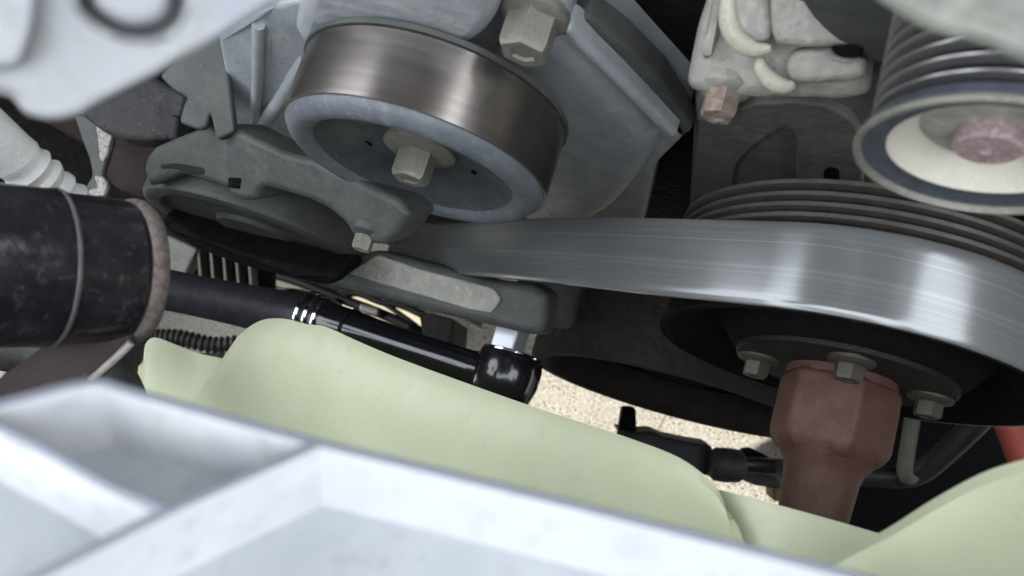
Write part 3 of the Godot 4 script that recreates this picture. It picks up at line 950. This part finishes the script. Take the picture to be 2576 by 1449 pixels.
# ==================================================================== tensioner
func tensioner():
	var o := thing("belt_tensioner", "long grey cast tensioner arm and round body below the smooth pulley", "tensioner", on_y(800, 560, -0.36))
	var up := Vector3(0.0, 0.85, 0.53).normalized()
	var p0 := at(760, 480, 0.352)
	# the upper arm
	put("upper_arm", slab(soften(outline_plane([358, 424, 366, 392, 384, 370, 441, 345, 512, 318, 584, 320, 645, 352, 720, 385, 790, 400, 1000, 500, 1030, 540, 1012, 562, 996, 590, 962, 618, 918, 612, 888, 600, 866, 562, 824, 526, 770, 500, 700, 480, 662, 470, 648, 486, 642, 503, 610, 506, 580, 496, 572, 474, 500, 452, 452, 436, 372, 470], p0, up), 0.0022), 0.018, 0.003, null, 4), M.grey, o)
	var bp := on_plane(912, 568, p0, up) + Vector3(0.0, -0.004, 0.000)
	put("washer", flange(bp, Vector3(0, 0, 1), 0.0068, 0.003), M.grey, o)
	put("bolt", hex_head(bp + Vector3(0, 0, 0.001), Vector3(0, 0, 1), 0.0072, 0.008, 0.2), M.steel, o)
	put("slot", slab(soften(outline_plane([402, 414, 440, 410, 512, 422, 514, 440, 480, 436, 440, 424, 404, 424], p0 + up * 0.0004, up), 0.002), 0.004, 0.0003), M.flange, o)  # dark piece laid on the arm; the recess shade is its colour
	put("square_hole", slab(soften(outline_plane([574, 446, 606, 448, 602, 476, 572, 472], p0 + up * 0.0004, up), 0.001), 0.004, 0.0003), M.under, o)  # flat dark square on the surface, shade of a hole as colour
	# the round body below
	var q0 := at(620, 580, 0.405)
	var front := Vector3(0.0, 0.66, 0.75).normalized()
	var dc := at(640, 594, 0.448)
	var dr := 0.0585
	put("round_body", lathe([Vector2(0, -0.022), Vector2(dr - 0.003, -0.022), Vector2(dr, -0.019), Vector2(dr, -0.0030), Vector2(dr - 0.0010, -0.0008), Vector2(dr - 0.0030, 0.0), Vector2(dr - 0.0085, 0.0), Vector2(dr - 0.0105, -0.0012), Vector2(dr - 0.0115, -0.0030), Vector2(0.022, -0.0036), Vector2(0.020, -0.0015), Vector2(0, -0.001)], dc, Vector3(0, 0, 1), 96), M.grey, o)
	put("under_rim", slab(soften(outline_plane([404, 540, 436, 566, 500, 602, 600, 638, 700, 664, 790, 686, 845, 690, 852, 712, 820, 724, 740, 708, 600, 672, 490, 630, 415, 584], q0 - front * 0.010, front), 0.003), 0.02, 0.004), M.under, o)
	# the lower arm that the ratchet turns
	var lup := Vector3(0.1, 0.93, 0.3).normalized()
	var l0 := on_y(1060, 740, -0.357)
	put("lower_arm", slab(soften(outline_plane([640, 650, 760, 640, 880, 640, 948, 628, 1100, 668, 1240, 706, 1330, 712, 1376, 736, 1374, 800, 1362, 846, 1310, 838, 1212, 814, 1102, 790, 937, 748, 788, 712, 690, 694], l0, lup), 0.003), 0.016, 0.004), M.grey, o)
	put("lit_patch", slab(soften(outline_plane([874, 688, 948, 640, 1062, 678, 1240, 724, 1262, 752, 1236, 788, 1180, 780, 1080, 750, 960, 716], l0 + lup * 0.0016, lup), 0.002), 0.003, 0.001), M.sand, o).set_meta("label", "lighter patch on the lower arm with skylight painted in")  # paler piece: the light falling on the arm is its colour
	put("pivot_boss", lathe([Vector2(0, -0.05), Vector2(0.0175, -0.05), Vector2(0.0172, -0.004), Vector2(0.0155, -0.0015), Vector2(0, -0.0015)], Vector3(-0.178, -0.392, -0.0815), Vector3(0, 0, 1), 48), M.grey, o)

# ==================================================================== ratchet
func ratchet():
	var h := Vector3(-0.184, -0.384, -0.0480)
	var o := thing("ratchet_wrench", "glossy black ratchet with three chrome rings fitted into the tensioner", "ratchet", h)
	var tip := at(280, 700, 0.56)
	var neck := h + Vector3(-0.004, 0, 0)
	var along := (neck - tip)
	var grip_end := at(822, 812, 0.468)
	# grip
	var g := []
	var gr := []
	for i in 21:
		var t := i / 20.0
		g.append(tip.lerp(grip_end, t))
		gr.append(0.0145 - 0.002 * sin(PI * t) if t < 0.93 else lerp(0.0142, 0.0125, (t - 0.93) / 0.07))
	put("grip", tube(g, gr, 40), M.satin, o)
	var dir := (h - grip_end).normalized()
	for k in 3:
		var c := grip_end + dir * (-0.0115 + 0.0052 * k)
		var r := 0.0151 - 0.0007 * k
		put("chrome_ring", lathe([Vector2(r - 0.004, -0.0011), Vector2(r - 0.0006, -0.0011), Vector2(r, -0.0004), Vector2(r, 0.0004), Vector2(r - 0.0006, 0.0011), Vector2(r - 0.004, 0.0011), Vector2(r - 0.004, -0.0011)], c, dir, 48), M.chrome, o)
	# shank
	var s := []
	var sr := []
	for i in 25:
		var t := i / 24.0
		s.append(grip_end.lerp(h + Vector3(-0.003, 0, 0.001), t))
		sr.append(lerp(0.0116, 0.0098, smoothstep(0.0, 0.5, t)) + 0.003 * smoothstep(0.82, 1.0, t))
	put("shank", tube(s, sr, 36), M.gloss, o)
	put("shank_collar", lathe([Vector2(0.006, -0.001), Vector2(0.0117, -0.001), Vector2(0.0121, 0.0), Vector2(0.0117, 0.001), Vector2(0.006, 0.001), Vector2(0.006, -0.001)], grip_end + dir * 0.016, dir, 40), M.gloss, o)
	# head: a round housing whose axis runs to the engine
	put("head", lathe([Vector2(0, -0.0120), Vector2(0.0148, -0.0120), Vector2(0.0160, -0.0110), Vector2(0.0168, -0.0080), Vector2(0.0171, -0.0035), Vector2(0.0169, 0.0010), Vector2(0.0161, 0.0055), Vector2(0.0147, 0.0095), Vector2(0.0125, 0.0130), Vector2(0.0096, 0.0156), Vector2(0.0060, 0.0172), Vector2(0, 0.0177)], h, Vector3(0, 0, 1), 72), M.gloss, o)
	put("head_ring", lathe([Vector2(0.006, -0.0130), Vector2(0.0150, -0.0130), Vector2(0.0156, -0.0125), Vector2(0.0156, -0.0116), Vector2(0.006, -0.0116), Vector2(0.006, -0.0130)], h, Vector3(0, 0, 1), 56), M.chrome, o)
	var q := h + Vector3(-0.004, 0, -0.0125)
	var sq := 0.0066
	put("square_drive", slab([q + Vector3(-sq, sq, 0), q + Vector3(sq, sq, 0), q + Vector3(sq, sq, -0.026), q + Vector3(-sq, sq, -0.026)], sq * 2.0, 0.0012, Vector3.DOWN), M.satin_chrome, o)

# ==================================================================== left side
func left_side():
	var d := 0.23
	var ax := (at(440, 690, 0.272) - at(-200, 660, 0.222)).normalized()
	var end := at(346, 684, 0.262)
	var o := thing("steel_pipe", "dented black steel pipe end with a rusty rolled rim at the left edge", "pipe", end)
	var R := 0.0222
	put("pipe", lathe([Vector2(0, -0.13), Vector2(R * 1.02, -0.13), Vector2(R * 1.02, -0.029), Vector2(R * 1.03, -0.0250), Vector2(R * 0.985, -0.0218), Vector2(R * 0.985, -0.012), Vector2(R * 0.97, -0.006), Vector2(R * 0.86, -0.006), Vector2(R * 0.86, -0.02), Vector2(0, -0.02)], end, ax, 72), M.pipe, o)
	put("seam", lathe([Vector2(R * 0.95, -0.0257), Vector2(R * 1.03, -0.0257), Vector2(R * 1.042, -0.0250), Vector2(R * 1.03, -0.0243), Vector2(R * 0.95, -0.0243), Vector2(R * 0.95, -0.0257)], end, ax, 72), M.dust_pipe, o)
	put("rim", lathe([Vector2(R * 0.84, -0.0045), Vector2(R * 0.96, -0.0046), Vector2(R * 0.99, -0.0040), Vector2(R * 1.008, -0.0026), Vector2(R * 1.0, -0.001), Vector2(R * 0.95, 0.0005), Vector2(R * 0.88, 0.0), Vector2(R * 0.85, -0.003), Vector2(R * 0.84, -0.0045)], end, ax, 72), M.rusty_dim, o).set_meta("label", "rusty rolled rim")
	var fr := frame_of(ax)
	var w: Vector3 = at(112, 622, 0.2245)
	put("weld_spot", lathe([Vector2(0, -0.002), Vector2(0.0032, -0.002), Vector2(0.0034, 0.0000), Vector2(0.0026, 0.0009), Vector2(0.0016, 0.0004), Vector2(0, 0.0002)], w, -ray(110, 600), 24), M.dust_pipe, o)

	# the white corrugated sleeve
	var sl := thing("white_sleeve", "crumpled whitish sleeve running down behind the black pipe", "sleeve", at(90, 420, 0.27))
	var pts := []
	var rad := []
	for i in 40:
		var t := i / 39.0
		pts.append(at(lerp(-160.0, 215.0, t), lerp(222.0, 552.0, t), lerp(0.25, 0.30, t)))
		rad.append(0.0086 + 0.0010 * sin(i * 1.9) * smoothstep(0.45, 0.7, t) - 0.0012 * t)
	put("sleeve", tube(pts, rad, 28), M.sleeve, sl)
	# the corroded strap
	var st := thing("corroded_strap", "corroded grey metal strap with crusty pale surface behind the black pipe", "strap", at(240, 400, 0.46))
	put("strap", slab(soften(outline_at([185, 288, 240, 292, 290, 312, 278, 372, 268, 405, 258, 440, 272, 462, 268, 505, 200, 520, 215, 470, 232, 440, 225, 400, 205, 350], 0.46), 0.002), 0.004, 0.0012), M.grey, st)
	put("crust", slab(soften(outline_at([238, 300, 287, 314, 275, 372, 262, 408, 250, 402, 246, 356], 0.4585), 0.002), 0.003, 0.001), M.crust, st)
	put("crust", slab(soften(outline_at([235, 440, 262, 445, 270, 465, 264, 492, 225, 496, 220, 478, 245, 470], 0.4585), 0.002), 0.003, 0.001), M.crust, st)
	# black box at the left edge
	var bb := thing("black_box", "black plastic housing at the left edge under the white sleeve", "housing", at(20, 470, 0.33))
	put("housing", slab(soften(outline_at([-120, 380, 10, 430, 60, 470, 78, 500, 78, 540, -120, 560], 0.33), 0.003), 0.03, 0.003), M.black, bb)
	# the brown channel below the pipe
	var ch := thing("brown_channel", "brownish folded metal channel below the black pipe", "channel", at(180, 920, 0.25))
	put("plate", slab(soften(outline_at([-60, 990, 60, 905, 120, 858, 330, 820, 328, 862, 292, 900, 232, 958, 120, 985, -60, 1060], 0.25), 0.002), 0.006, 0.0012), M.block, ch)
	put("lip", tube([at(330, 862, 0.247), at(292, 900, 0.247), at(228, 958, 0.247)], 0.0012, 10), M.sand, ch)  # pale strip: the lit edge of the plate is put into its colour
	var hs := thing("black_hose", "black hose in the shade left of the small green blade", "hose", at(200, 900, 0.36))
	put("hose", tube(spline([at(-80, 850, 0.36), at(120, 880, 0.36), at(240, 930, 0.36), at(290, 1000, 0.36), at(310, 1080, 0.36)], 6), 0.012, 24), M.rubber, hs)

# ==================================================================== low down: cables, linkage, anti-roll bar
func below():
	# finned cooler end
	var o := thing("finned_cooler", "dark finned metal block with thin pale fins behind the ratchet grip", "cooler", at(550, 665, 0.78))
	put("core", slab(outline_at([430, 600, 680, 640, 680, 760, 430, 740], 0.80), 0.02, 0.002), M.black, o)
	for k in 5:
		var u := 494.0 + k * 32.0
		put("fin", slab(outline_at([u, 628 + k * 6, u + 7, 629 + k * 6, u + 14, 702 + k * 8, u + 6, 702 + k * 8], 0.775), 0.02, 0.0006), M.steel, o)
	put("end_plate", slab(soften(outline_at([418, 590, 496, 625, 466, 690, 418, 690], 0.77), 0.003), 0.02, 0.002), M.sand, o)
	# the pale plastic undertray seen past the ratchet, and cables across it
	var u := thing("undertray", "smooth cream plastic undertray glimpsed behind the ratchet", "undertray", on_y(850, 760, -0.80))
	put("tray", slab(soften(outline_y([590, 660, 1000, 745, 1085, 800, 1080, 850, 960, 850, 760, 800, 600, 730], -0.80), 0.01), 0.006, 0.002), M.cream, u)
	var cables := [
		["thick black cable nearest the tensioner crossing the cream undertray", [690, 690, 760, 712, 860, 752, 960, 790, 1060, 835, 1110, 850], 0.0052],
		["thin black cable between thicker cables over the cream undertray", [780, 712, 870, 732, 960, 762, 1020, 800, 1060, 830], 0.0026],
		["black cable lying lowest beside the ratchet shank", [640, 735, 760, 740, 850, 785, 940, 815, 1060, 868], 0.0048],
		["short black cable stub at the rear of the undertray", [860, 745, 900, 738, 960, 760, 1010, 768, 1080, 800], 0.0038],
	]
	for cc in cables:
		var pts := []
		for i in range(0, cc[1].size(), 2):
			pts.append(on_y(cc[1][i], cc[1][i + 1], -0.70))
		var t := thing("cable", cc[0], "cable", pts[0], "cables over the undertray")
		put("cable", tube(spline(pts, 6), cc[2], 14), M.black, t)
	for q in [[930, 770, 0.011], [820, 745, 0.010], [700, 722, 0.012]]:
		var t := thing("cable_clip", {930: "black clip on the cables near the end of the undertray", 820: "black clip on the cables at mid undertray", 700: "black clip on the cables beside the finned block"}[q[0]], "clip", on_y(q[0], q[1], -0.69), "clips on the cables")
		put("clip", slab(soften([on_y(q[0] - 26, q[1] - 10, -0.69), on_y(q[0] + 26, q[1] + 4, -0.69), on_y(q[0] + 22, q[1] + 26, -0.69), on_y(q[0] - 30, q[1] + 12, -0.69)], 0.004), 0.012, 0.003), M.rubber, t)
	var bl := thing("support_block", "dark bracket block between the undertray and the square ground gap", "bracket", on_y(1100, 820, -0.62))
	put("block", slab(soften(outline_y([1050, 780, 1140, 800, 1128, 905, 1090, 900, 1062, 850], -0.62), 0.004), 0.03, 0.003), M.dark, bl)
	# the corrugated conduit low on the left
	var cd := thing("corrugated_conduit", "black corrugated conduit over the bright ground beside the small green blade", "conduit", at(520, 870, 0.8))
	var path := spline([at(380, 850, 0.8), at(450, 850, 0.8), at(540, 868, 0.8), at(640, 862, 0.8), at(760, 880, 0.8)], 24)
	var rad := []
	for i in path.size():
		rad.append(0.0072 + 0.0011 * (1.0 if i % 4 < 2 else -1.0))
	put("conduit", tube(path, rad, 18), M.rubber, cd)
	put_simple_bar("lower_bar", "dark metal bar below the black conduit", "bar", [at(400, 905, 0.84), at(560, 905, 0.84), at(760, 940, 0.84)], 0.007, M.dark)

	# steering linkage
	var s := thing("steering_linkage", "black steering linkage with upright tab and rubber joint over the concrete", "linkage", at(1800, 1160, 0.68))
	put("tab", slab(soften(outline_at([1566, 1024, 1600, 1026, 1602, 1110, 1552, 1110], 0.68), 0.003), 0.01, 0.0015), M.black, s)
	put("housing", slab(soften(outline_at([1552, 1080, 1600, 1090, 1645, 1086, 1672, 1100, 1740, 1114, 1792, 1122, 1800, 1150, 1790, 1200, 1700, 1190, 1600, 1150], 0.675), 0.003), 0.03, 0.004), M.rubber, s)
	put("joint", tube([at(1786, 1166, 0.66), at(1798, 1167, 0.66), at(1826, 1170, 0.66), at(1858, 1172, 0.66), at(1872, 1173, 0.66)], [0.010, 0.0128, 0.0134, 0.0126, 0.009], 28), M.rubber, s)
	put("rod", tube([at(1866, 1168, 0.665), at(2000, 1176, 0.665), at(2140, 1190, 0.67)], 0.0062, 20), M.satin, s)
	put("bracket", slab(soften(outline_at([1870, 1132, 1892, 1130, 1935, 1150, 1940, 1160, 1870, 1160], 0.67), 0.002), 0.01, 0.001), M.black, s)
	put("lower_link", slab(soften(outline_at([1866, 1180, 1940, 1196, 1965, 1200, 1965, 1232, 1900, 1222, 1866, 1208], 0.68), 0.002), 0.012, 0.002), M.rubber, s)
	put("bush", slab(soften(outline_at([1944, 1222, 1958, 1200, 1998, 1196, 1998, 1268, 1946, 1262], 0.69), 0.003), 0.02, 0.003), M.ochre, s).set_meta("label", "ochre yellow bush")

	# anti-roll bar with its clamp
	var b := thing("anti_roll_bar", "bent satin black bar passing through a grey clamp right of the red hub", "anti-roll bar", at(2290, 1190, 0.6))
	put("bar", tube(spline([at(1960, 1180, 0.62), at(2100, 1192, 0.62), at(2200, 1198, 0.61), at(2270, 1200, 0.60), at(2320, 1186, 0.59), at(2380, 1138, 0.58), at(2450, 1072, 0.57), at(2520, 1000, 0.56), at(2640, 900, 0.55)], 8), 0.0078, 24), M.bar, b)
	put("clamp", tube(spline([at(2300, 1020, 0.585), at(2290, 1090, 0.583), at(2280, 1150, 0.583), at(2276, 1188, 0.584), at(2290, 1208, 0.586), at(2318, 1204, 0.60)], 8), [0.0052, 0.0052, 0.0052, 0.0052, 0.0052, 0.0052, 0.0052, 0.0052, 0.0052, 0.0052, 0.0052, 0.0052, 0.0052, 0.0052, 0.0052, 0.0052, 0.0052, 0.0052, 0.0052, 0.0052, 0.0052, 0.0052, 0.0052, 0.0052, 0.0052, 0.0052, 0.0052, 0.0052, 0.0052, 0.0052, 0.0052, 0.0052, 0.0052, 0.0052, 0.0052, 0.0052, 0.0052, 0.0052, 0.0052, 0.0052, 0.0052], 14, 0.5), M.sand_dim, b)

	# the dark frame member behind it
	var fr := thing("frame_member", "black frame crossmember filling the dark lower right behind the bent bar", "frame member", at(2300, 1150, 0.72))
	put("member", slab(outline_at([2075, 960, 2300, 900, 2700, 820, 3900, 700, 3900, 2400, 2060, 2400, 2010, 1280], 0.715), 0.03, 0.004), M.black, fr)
	var rt := thing("red_tube", "dull red tube at the right edge beside the bent bar", "tube", at(2550, 1090, 0.5))
	put("tube", tube([at(2405, 770, 0.5), at(2500, 980, 0.5), at(2545, 1080, 0.5), at(2590, 1200, 0.5), at(2720, 1500, 0.5)], 0.0085, 24), M.orange, rt)

func put_simple_bar(called: String, label: String, category: String, pts: Array, r: float, mat: Material):
	var t := thing(called, label, category, pts[0])
	put("bar", tube(pts, r, 16), mat, t)

# ==================================================================== fan
func fan():
	var c := Vector3(PUMP.x, PUMP.y, 0.0)
	var o := thing("cooling_fan", "pale green plastic cooling fan on a red brown hub nut and shaft", "fan", Vector3(c.x, c.y, -0.073))
	# hub nut: a hexagon with softened ends, then a taper into the shaft
	var T := PackedVector3Array()
	var r := 0.0222
	var prof := [Vector2(0, -0.0725), Vector2(0.0185, -0.0725), Vector2(0.0188, -0.0690), Vector2(0.0195, -0.0680)]
	put("collar", lathe([Vector2(0, -0.0730), Vector2(0.0196, -0.0730), Vector2(0.0199, -0.0715), Vector2(0.0196, -0.0690), Vector2(0, -0.0690)], c, Vector3(0, 0, 1), 64), M.red, o)
	var hexpts := []
	for k in 6:
		var t := TAU * k / 6.0 + 0.12
		hexpts.append(c + Vector3(cos(t) * r, sin(t) * r, 0))
	var ring := soften(hexpts, 0.0022, 3)
	var rows := []
	for st in [[0.0, 0.80, -0.0705], [0.25, 0.93, -0.0700], [0.7, 0.97, -0.0690], [1.0, 1.0, -0.0672], [1.0, 1.0, -0.0475], [0.8, 0.985, -0.0455], [0.35, 0.95, -0.0435], [0.0, 0.90, -0.0420], [0.0, 0.82, -0.0408]]:
		var row := []
		for p in ring:
			var q := Vector2(p.x - c.x, p.y - c.y)
			q = (q.normalized() * r * 0.93).lerp(q, st[0]) * st[1]
			row.append(Vector3(c.x + q.x, c.y + q.y, st[2]))
		rows.append(row)
	for i in rows.size() - 1:
		for k in ring.size():
			var k2 := (k + 1) % ring.size()
			quad(T, rows[i][k], rows[i][k2], rows[i + 1][k2], rows[i + 1][k])
	for k in ring.size():
		var k2 := (k + 1) % ring.size()
		T.append(Vector3(c.x, c.y, -0.0705)); T.append(rows[0][k2]); T.append(rows[0][k])
		T.append(Vector3(c.x, c.y, -0.0410)); T.append(rows[-1][k]); T.append(rows[-1][k2])
	put("hub_nut", T, M.red, o, PackedVector2Array(), 30.0)
	put("shaft", lathe([Vector2(0, -0.0440), Vector2(0.0186, -0.0440), Vector2(0.0165, -0.0405), Vector2(0.0143, -0.0375), Vector2(0.0133, -0.034), Vector2(0.0122, -0.020), Vector2(0.0118, 0.02), Vector2(0, 0.02)], c, Vector3(0, 0, 1), 56), M.red, o)
	put("hub", lathe([Vector2(0.013, -0.012), Vector2(0.052, -0.013), Vector2(0.058, -0.0165), Vector2(0.0605, -0.0165), Vector2(0.061, -0.015), Vector2(0.062, 0.035), Vector2(0.013, 0.035), Vector2(0.013, -0.012)], c, Vector3(0, 0, 1), 96), M.nylon, o)
	# the long blade to the left; its rear edge stands behind, its front edge lower and forward
	var rear := spline([on_y(1822, 1262, -0.268), on_y(1790, 1212, -0.270), on_y(1710, 1152, -0.276), on_y(1600, 1108, -0.286), on_y(1480, 1068, -0.298), on_y(1350, 1026, -0.309), on_y(1180, 966, -0.316), on_y(1000, 900, -0.3180), on_y(900, 858, -0.3180), on_y(820, 822, -0.3180), on_y(771, 815, -0.3182), on_y(718, 802, -0.319), on_y(668, 803, -0.321), on_y(630, 820, -0.323), on_y(598, 846, -0.325)], 5)
	var front := spline([on_y(1960, 1640, -0.290), on_y(1850, 1610, -0.300), on_y(1750, 1570, -0.310), on_y(1600, 1530, -0.322), on_y(1450, 1490, -0.335), on_y(1300, 1450, -0.349), on_y(1100, 1400, -0.350), on_y(900, 1330, -0.351), on_y(780, 1280, -0.352), on_y(680, 1250, -0.353), on_y(600, 1225, -0.353), on_y(535, 1200, -0.353), on_y(480, 1175, -0.353), on_y(435, 1150, -0.353), on_y(405, 1125, -0.353)], 5)
	var g := []
	for i in rear.size():
		var row := []
		for k in 17:
			var t := k / 16.0
			var p: Vector3 = rear[i].lerp(front[i], t)
			p.y += 0.009 * sin(PI * pow(t, 0.7)) * smoothstep(0.0, 0.22, 1.0 - i / (rear.size() - 1.0))
			row.append(p)
		g.append(row)
	put("blade", sheet(g, 0.0028), M.nylon, o)
	# the blade rising to the right, close to the eye
	var r2 := spline([at(1980, 1462, 0.225), at(2066, 1424, 0.22), at(2146, 1377, 0.212), at(2234, 1328, 0.204), at(2346, 1257, 0.196), at(2466, 1192, 0.188), at(2576, 1156, 0.18), at(2720, 1128, 0.17), at(2900, 1110, 0.16)], 6)
	var f2 := spline([at(2120, 1640, 0.235), at(2200, 1640, 0.235), at(2300, 1640, 0.232), at(2400, 1640, 0.228), at(2520, 1640, 0.222), at(2640, 1640, 0.216), at(2760, 1620, 0.21), at(2880, 1600, 0.20), at(3000, 1580, 0.19)], 6)
	g = []
	for i in r2.size():
		var row := []
		for k in 17:
			var t := k / 16.0
			var p: Vector3 = r2[i].lerp(f2[i], t)
			p += Vector3(0, 0.010, 0.0) * sin(PI * pow(t, 0.6))
			row.append(p)
		g.append(row)
	put("blade", sheet(g, 0.0028), M.nylon, o)
	# the small flap further down on the left
	var fl := thing("plastic_flap", "small pale green plastic flap behind the large fan blade's tip", "plastic flap", at(450, 940, 0.47))
	var up := spline([at(362, 886, 0.47), at(366, 866, 0.47), at(378, 852, 0.47), at(396, 850, 0.47), at(430, 862, 0.47), at(490, 886, 0.47), at(560, 902, 0.465), at(680, 930, 0.46)], 5)
	var dn := spline([at(352, 1090, 0.45), at(362, 1090, 0.45), at(380, 1090, 0.45), at(400, 1090, 0.45), at(440, 1095, 0.45), at(500, 1100, 0.45), at(580, 1110, 0.45), at(700, 1120, 0.45)], 5)
	g = []
	for i in up.size():
		var row := []
		for k in 9:
			var t := k / 8.0
			row.append((up[i] as Vector3).lerp(dn[i], t) + Vector3(0, 0.004 * sin(PI * t) * smoothstep(0.0, 0.3, i / (up.size() - 1.0)), 0))
		g.append(row)
	put("flap", sheet(g, 0.0025), M.nylon, fl)

# ==================================================================== ribbed tray in front
func wall_along(pts: Array, dn: Vector3, h: float, t0: float, t1: float) -> PackedVector3Array:
	var T := PackedVector3Array()
	var rows := []
	var n := pts.size()
	for i in n:
		var d: Vector3 = (pts[min(i + 1, n - 1)] - pts[max(i - 1, 0)]).normalized()
		var s := d.cross(dn).normalized()
		var p: Vector3 = pts[i]
		rows.append([p + s * t0 + dn * t0 * 0.6, p + s * t0 * 0.6, p - s * t0 * 0.6, p - s * t0 + dn * t0 * 0.6, p - s * t1 + dn * h, p + s * t1 + dn * h])
	for i in n - 1:
		for k in 6:
			var k2 := (k + 1) % 6
			quad(T, rows[i][k], rows[i][k2], rows[i + 1][k2], rows[i + 1][k])
	for k in range(1, 5):
		T.append(rows[0][0]); T.append(rows[0][k + 1]); T.append(rows[0][k])
		T.append(rows[n - 1][0]); T.append(rows[n - 1][k]); T.append(rows[n - 1][k + 1])
	return T

func tray():
	var dn := ray(900, 3000).normalized()
	var d := 0.105
	var p0 := at(900, 1200, d)
	var o := thing("ribbed_tray", "bright blurred ribbed metal tray with deep pockets along the bottom edge", "tray", p0 + dn * 0.02)
	var f := func(u: float, v: float) -> Vector3: return on_plane(u, v, p0, dn)
	var rim := spline([f.call(-900, 1250), f.call(-120, 1048), f.call(20, 1014), f.call(225, 966), f.call(330, 988), f.call(540, 1046), f.call(790, 1114), f.call(1030, 1172), f.call(1400, 1262), f.call(1800, 1362), f.call(2150, 1452), f.call(2500, 1540), f.call(2900, 1637)], 4)
	var rib_a := spline([f.call(800, 1119), f.call(620, 1200), f.call(420, 1290), f.call(250, 1375), f.call(90, 1455), f.call(-80, 1545), f.call(-700, 1880)], 4)
	var rib_b := spline([f.call(-120, 1010), f.call(-20, 1070), f.call(120, 1140), f.call(270, 1225), f.call(415, 1288)], 4)
	var h := 0.0118
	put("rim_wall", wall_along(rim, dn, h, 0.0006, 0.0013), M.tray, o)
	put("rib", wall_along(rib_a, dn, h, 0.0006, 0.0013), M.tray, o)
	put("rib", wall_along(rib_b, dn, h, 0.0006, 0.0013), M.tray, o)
	for pr in [rim, rib_a, rib_b]:
		var q := []
		for p in pr:
			q.append(p - dn * 0.0003)
		put("dark_edge", tube(q, 0.0006, 8, 0.6), M.worn, o)  # strip coloured darker than the walls
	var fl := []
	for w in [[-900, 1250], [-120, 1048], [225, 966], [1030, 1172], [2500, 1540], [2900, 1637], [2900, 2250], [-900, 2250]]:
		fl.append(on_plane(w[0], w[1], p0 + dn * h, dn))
	put("floor", slab(fl, 0.004, 0.001), M.tray_floor_shaded, o)  # floor shade comes from the darker material
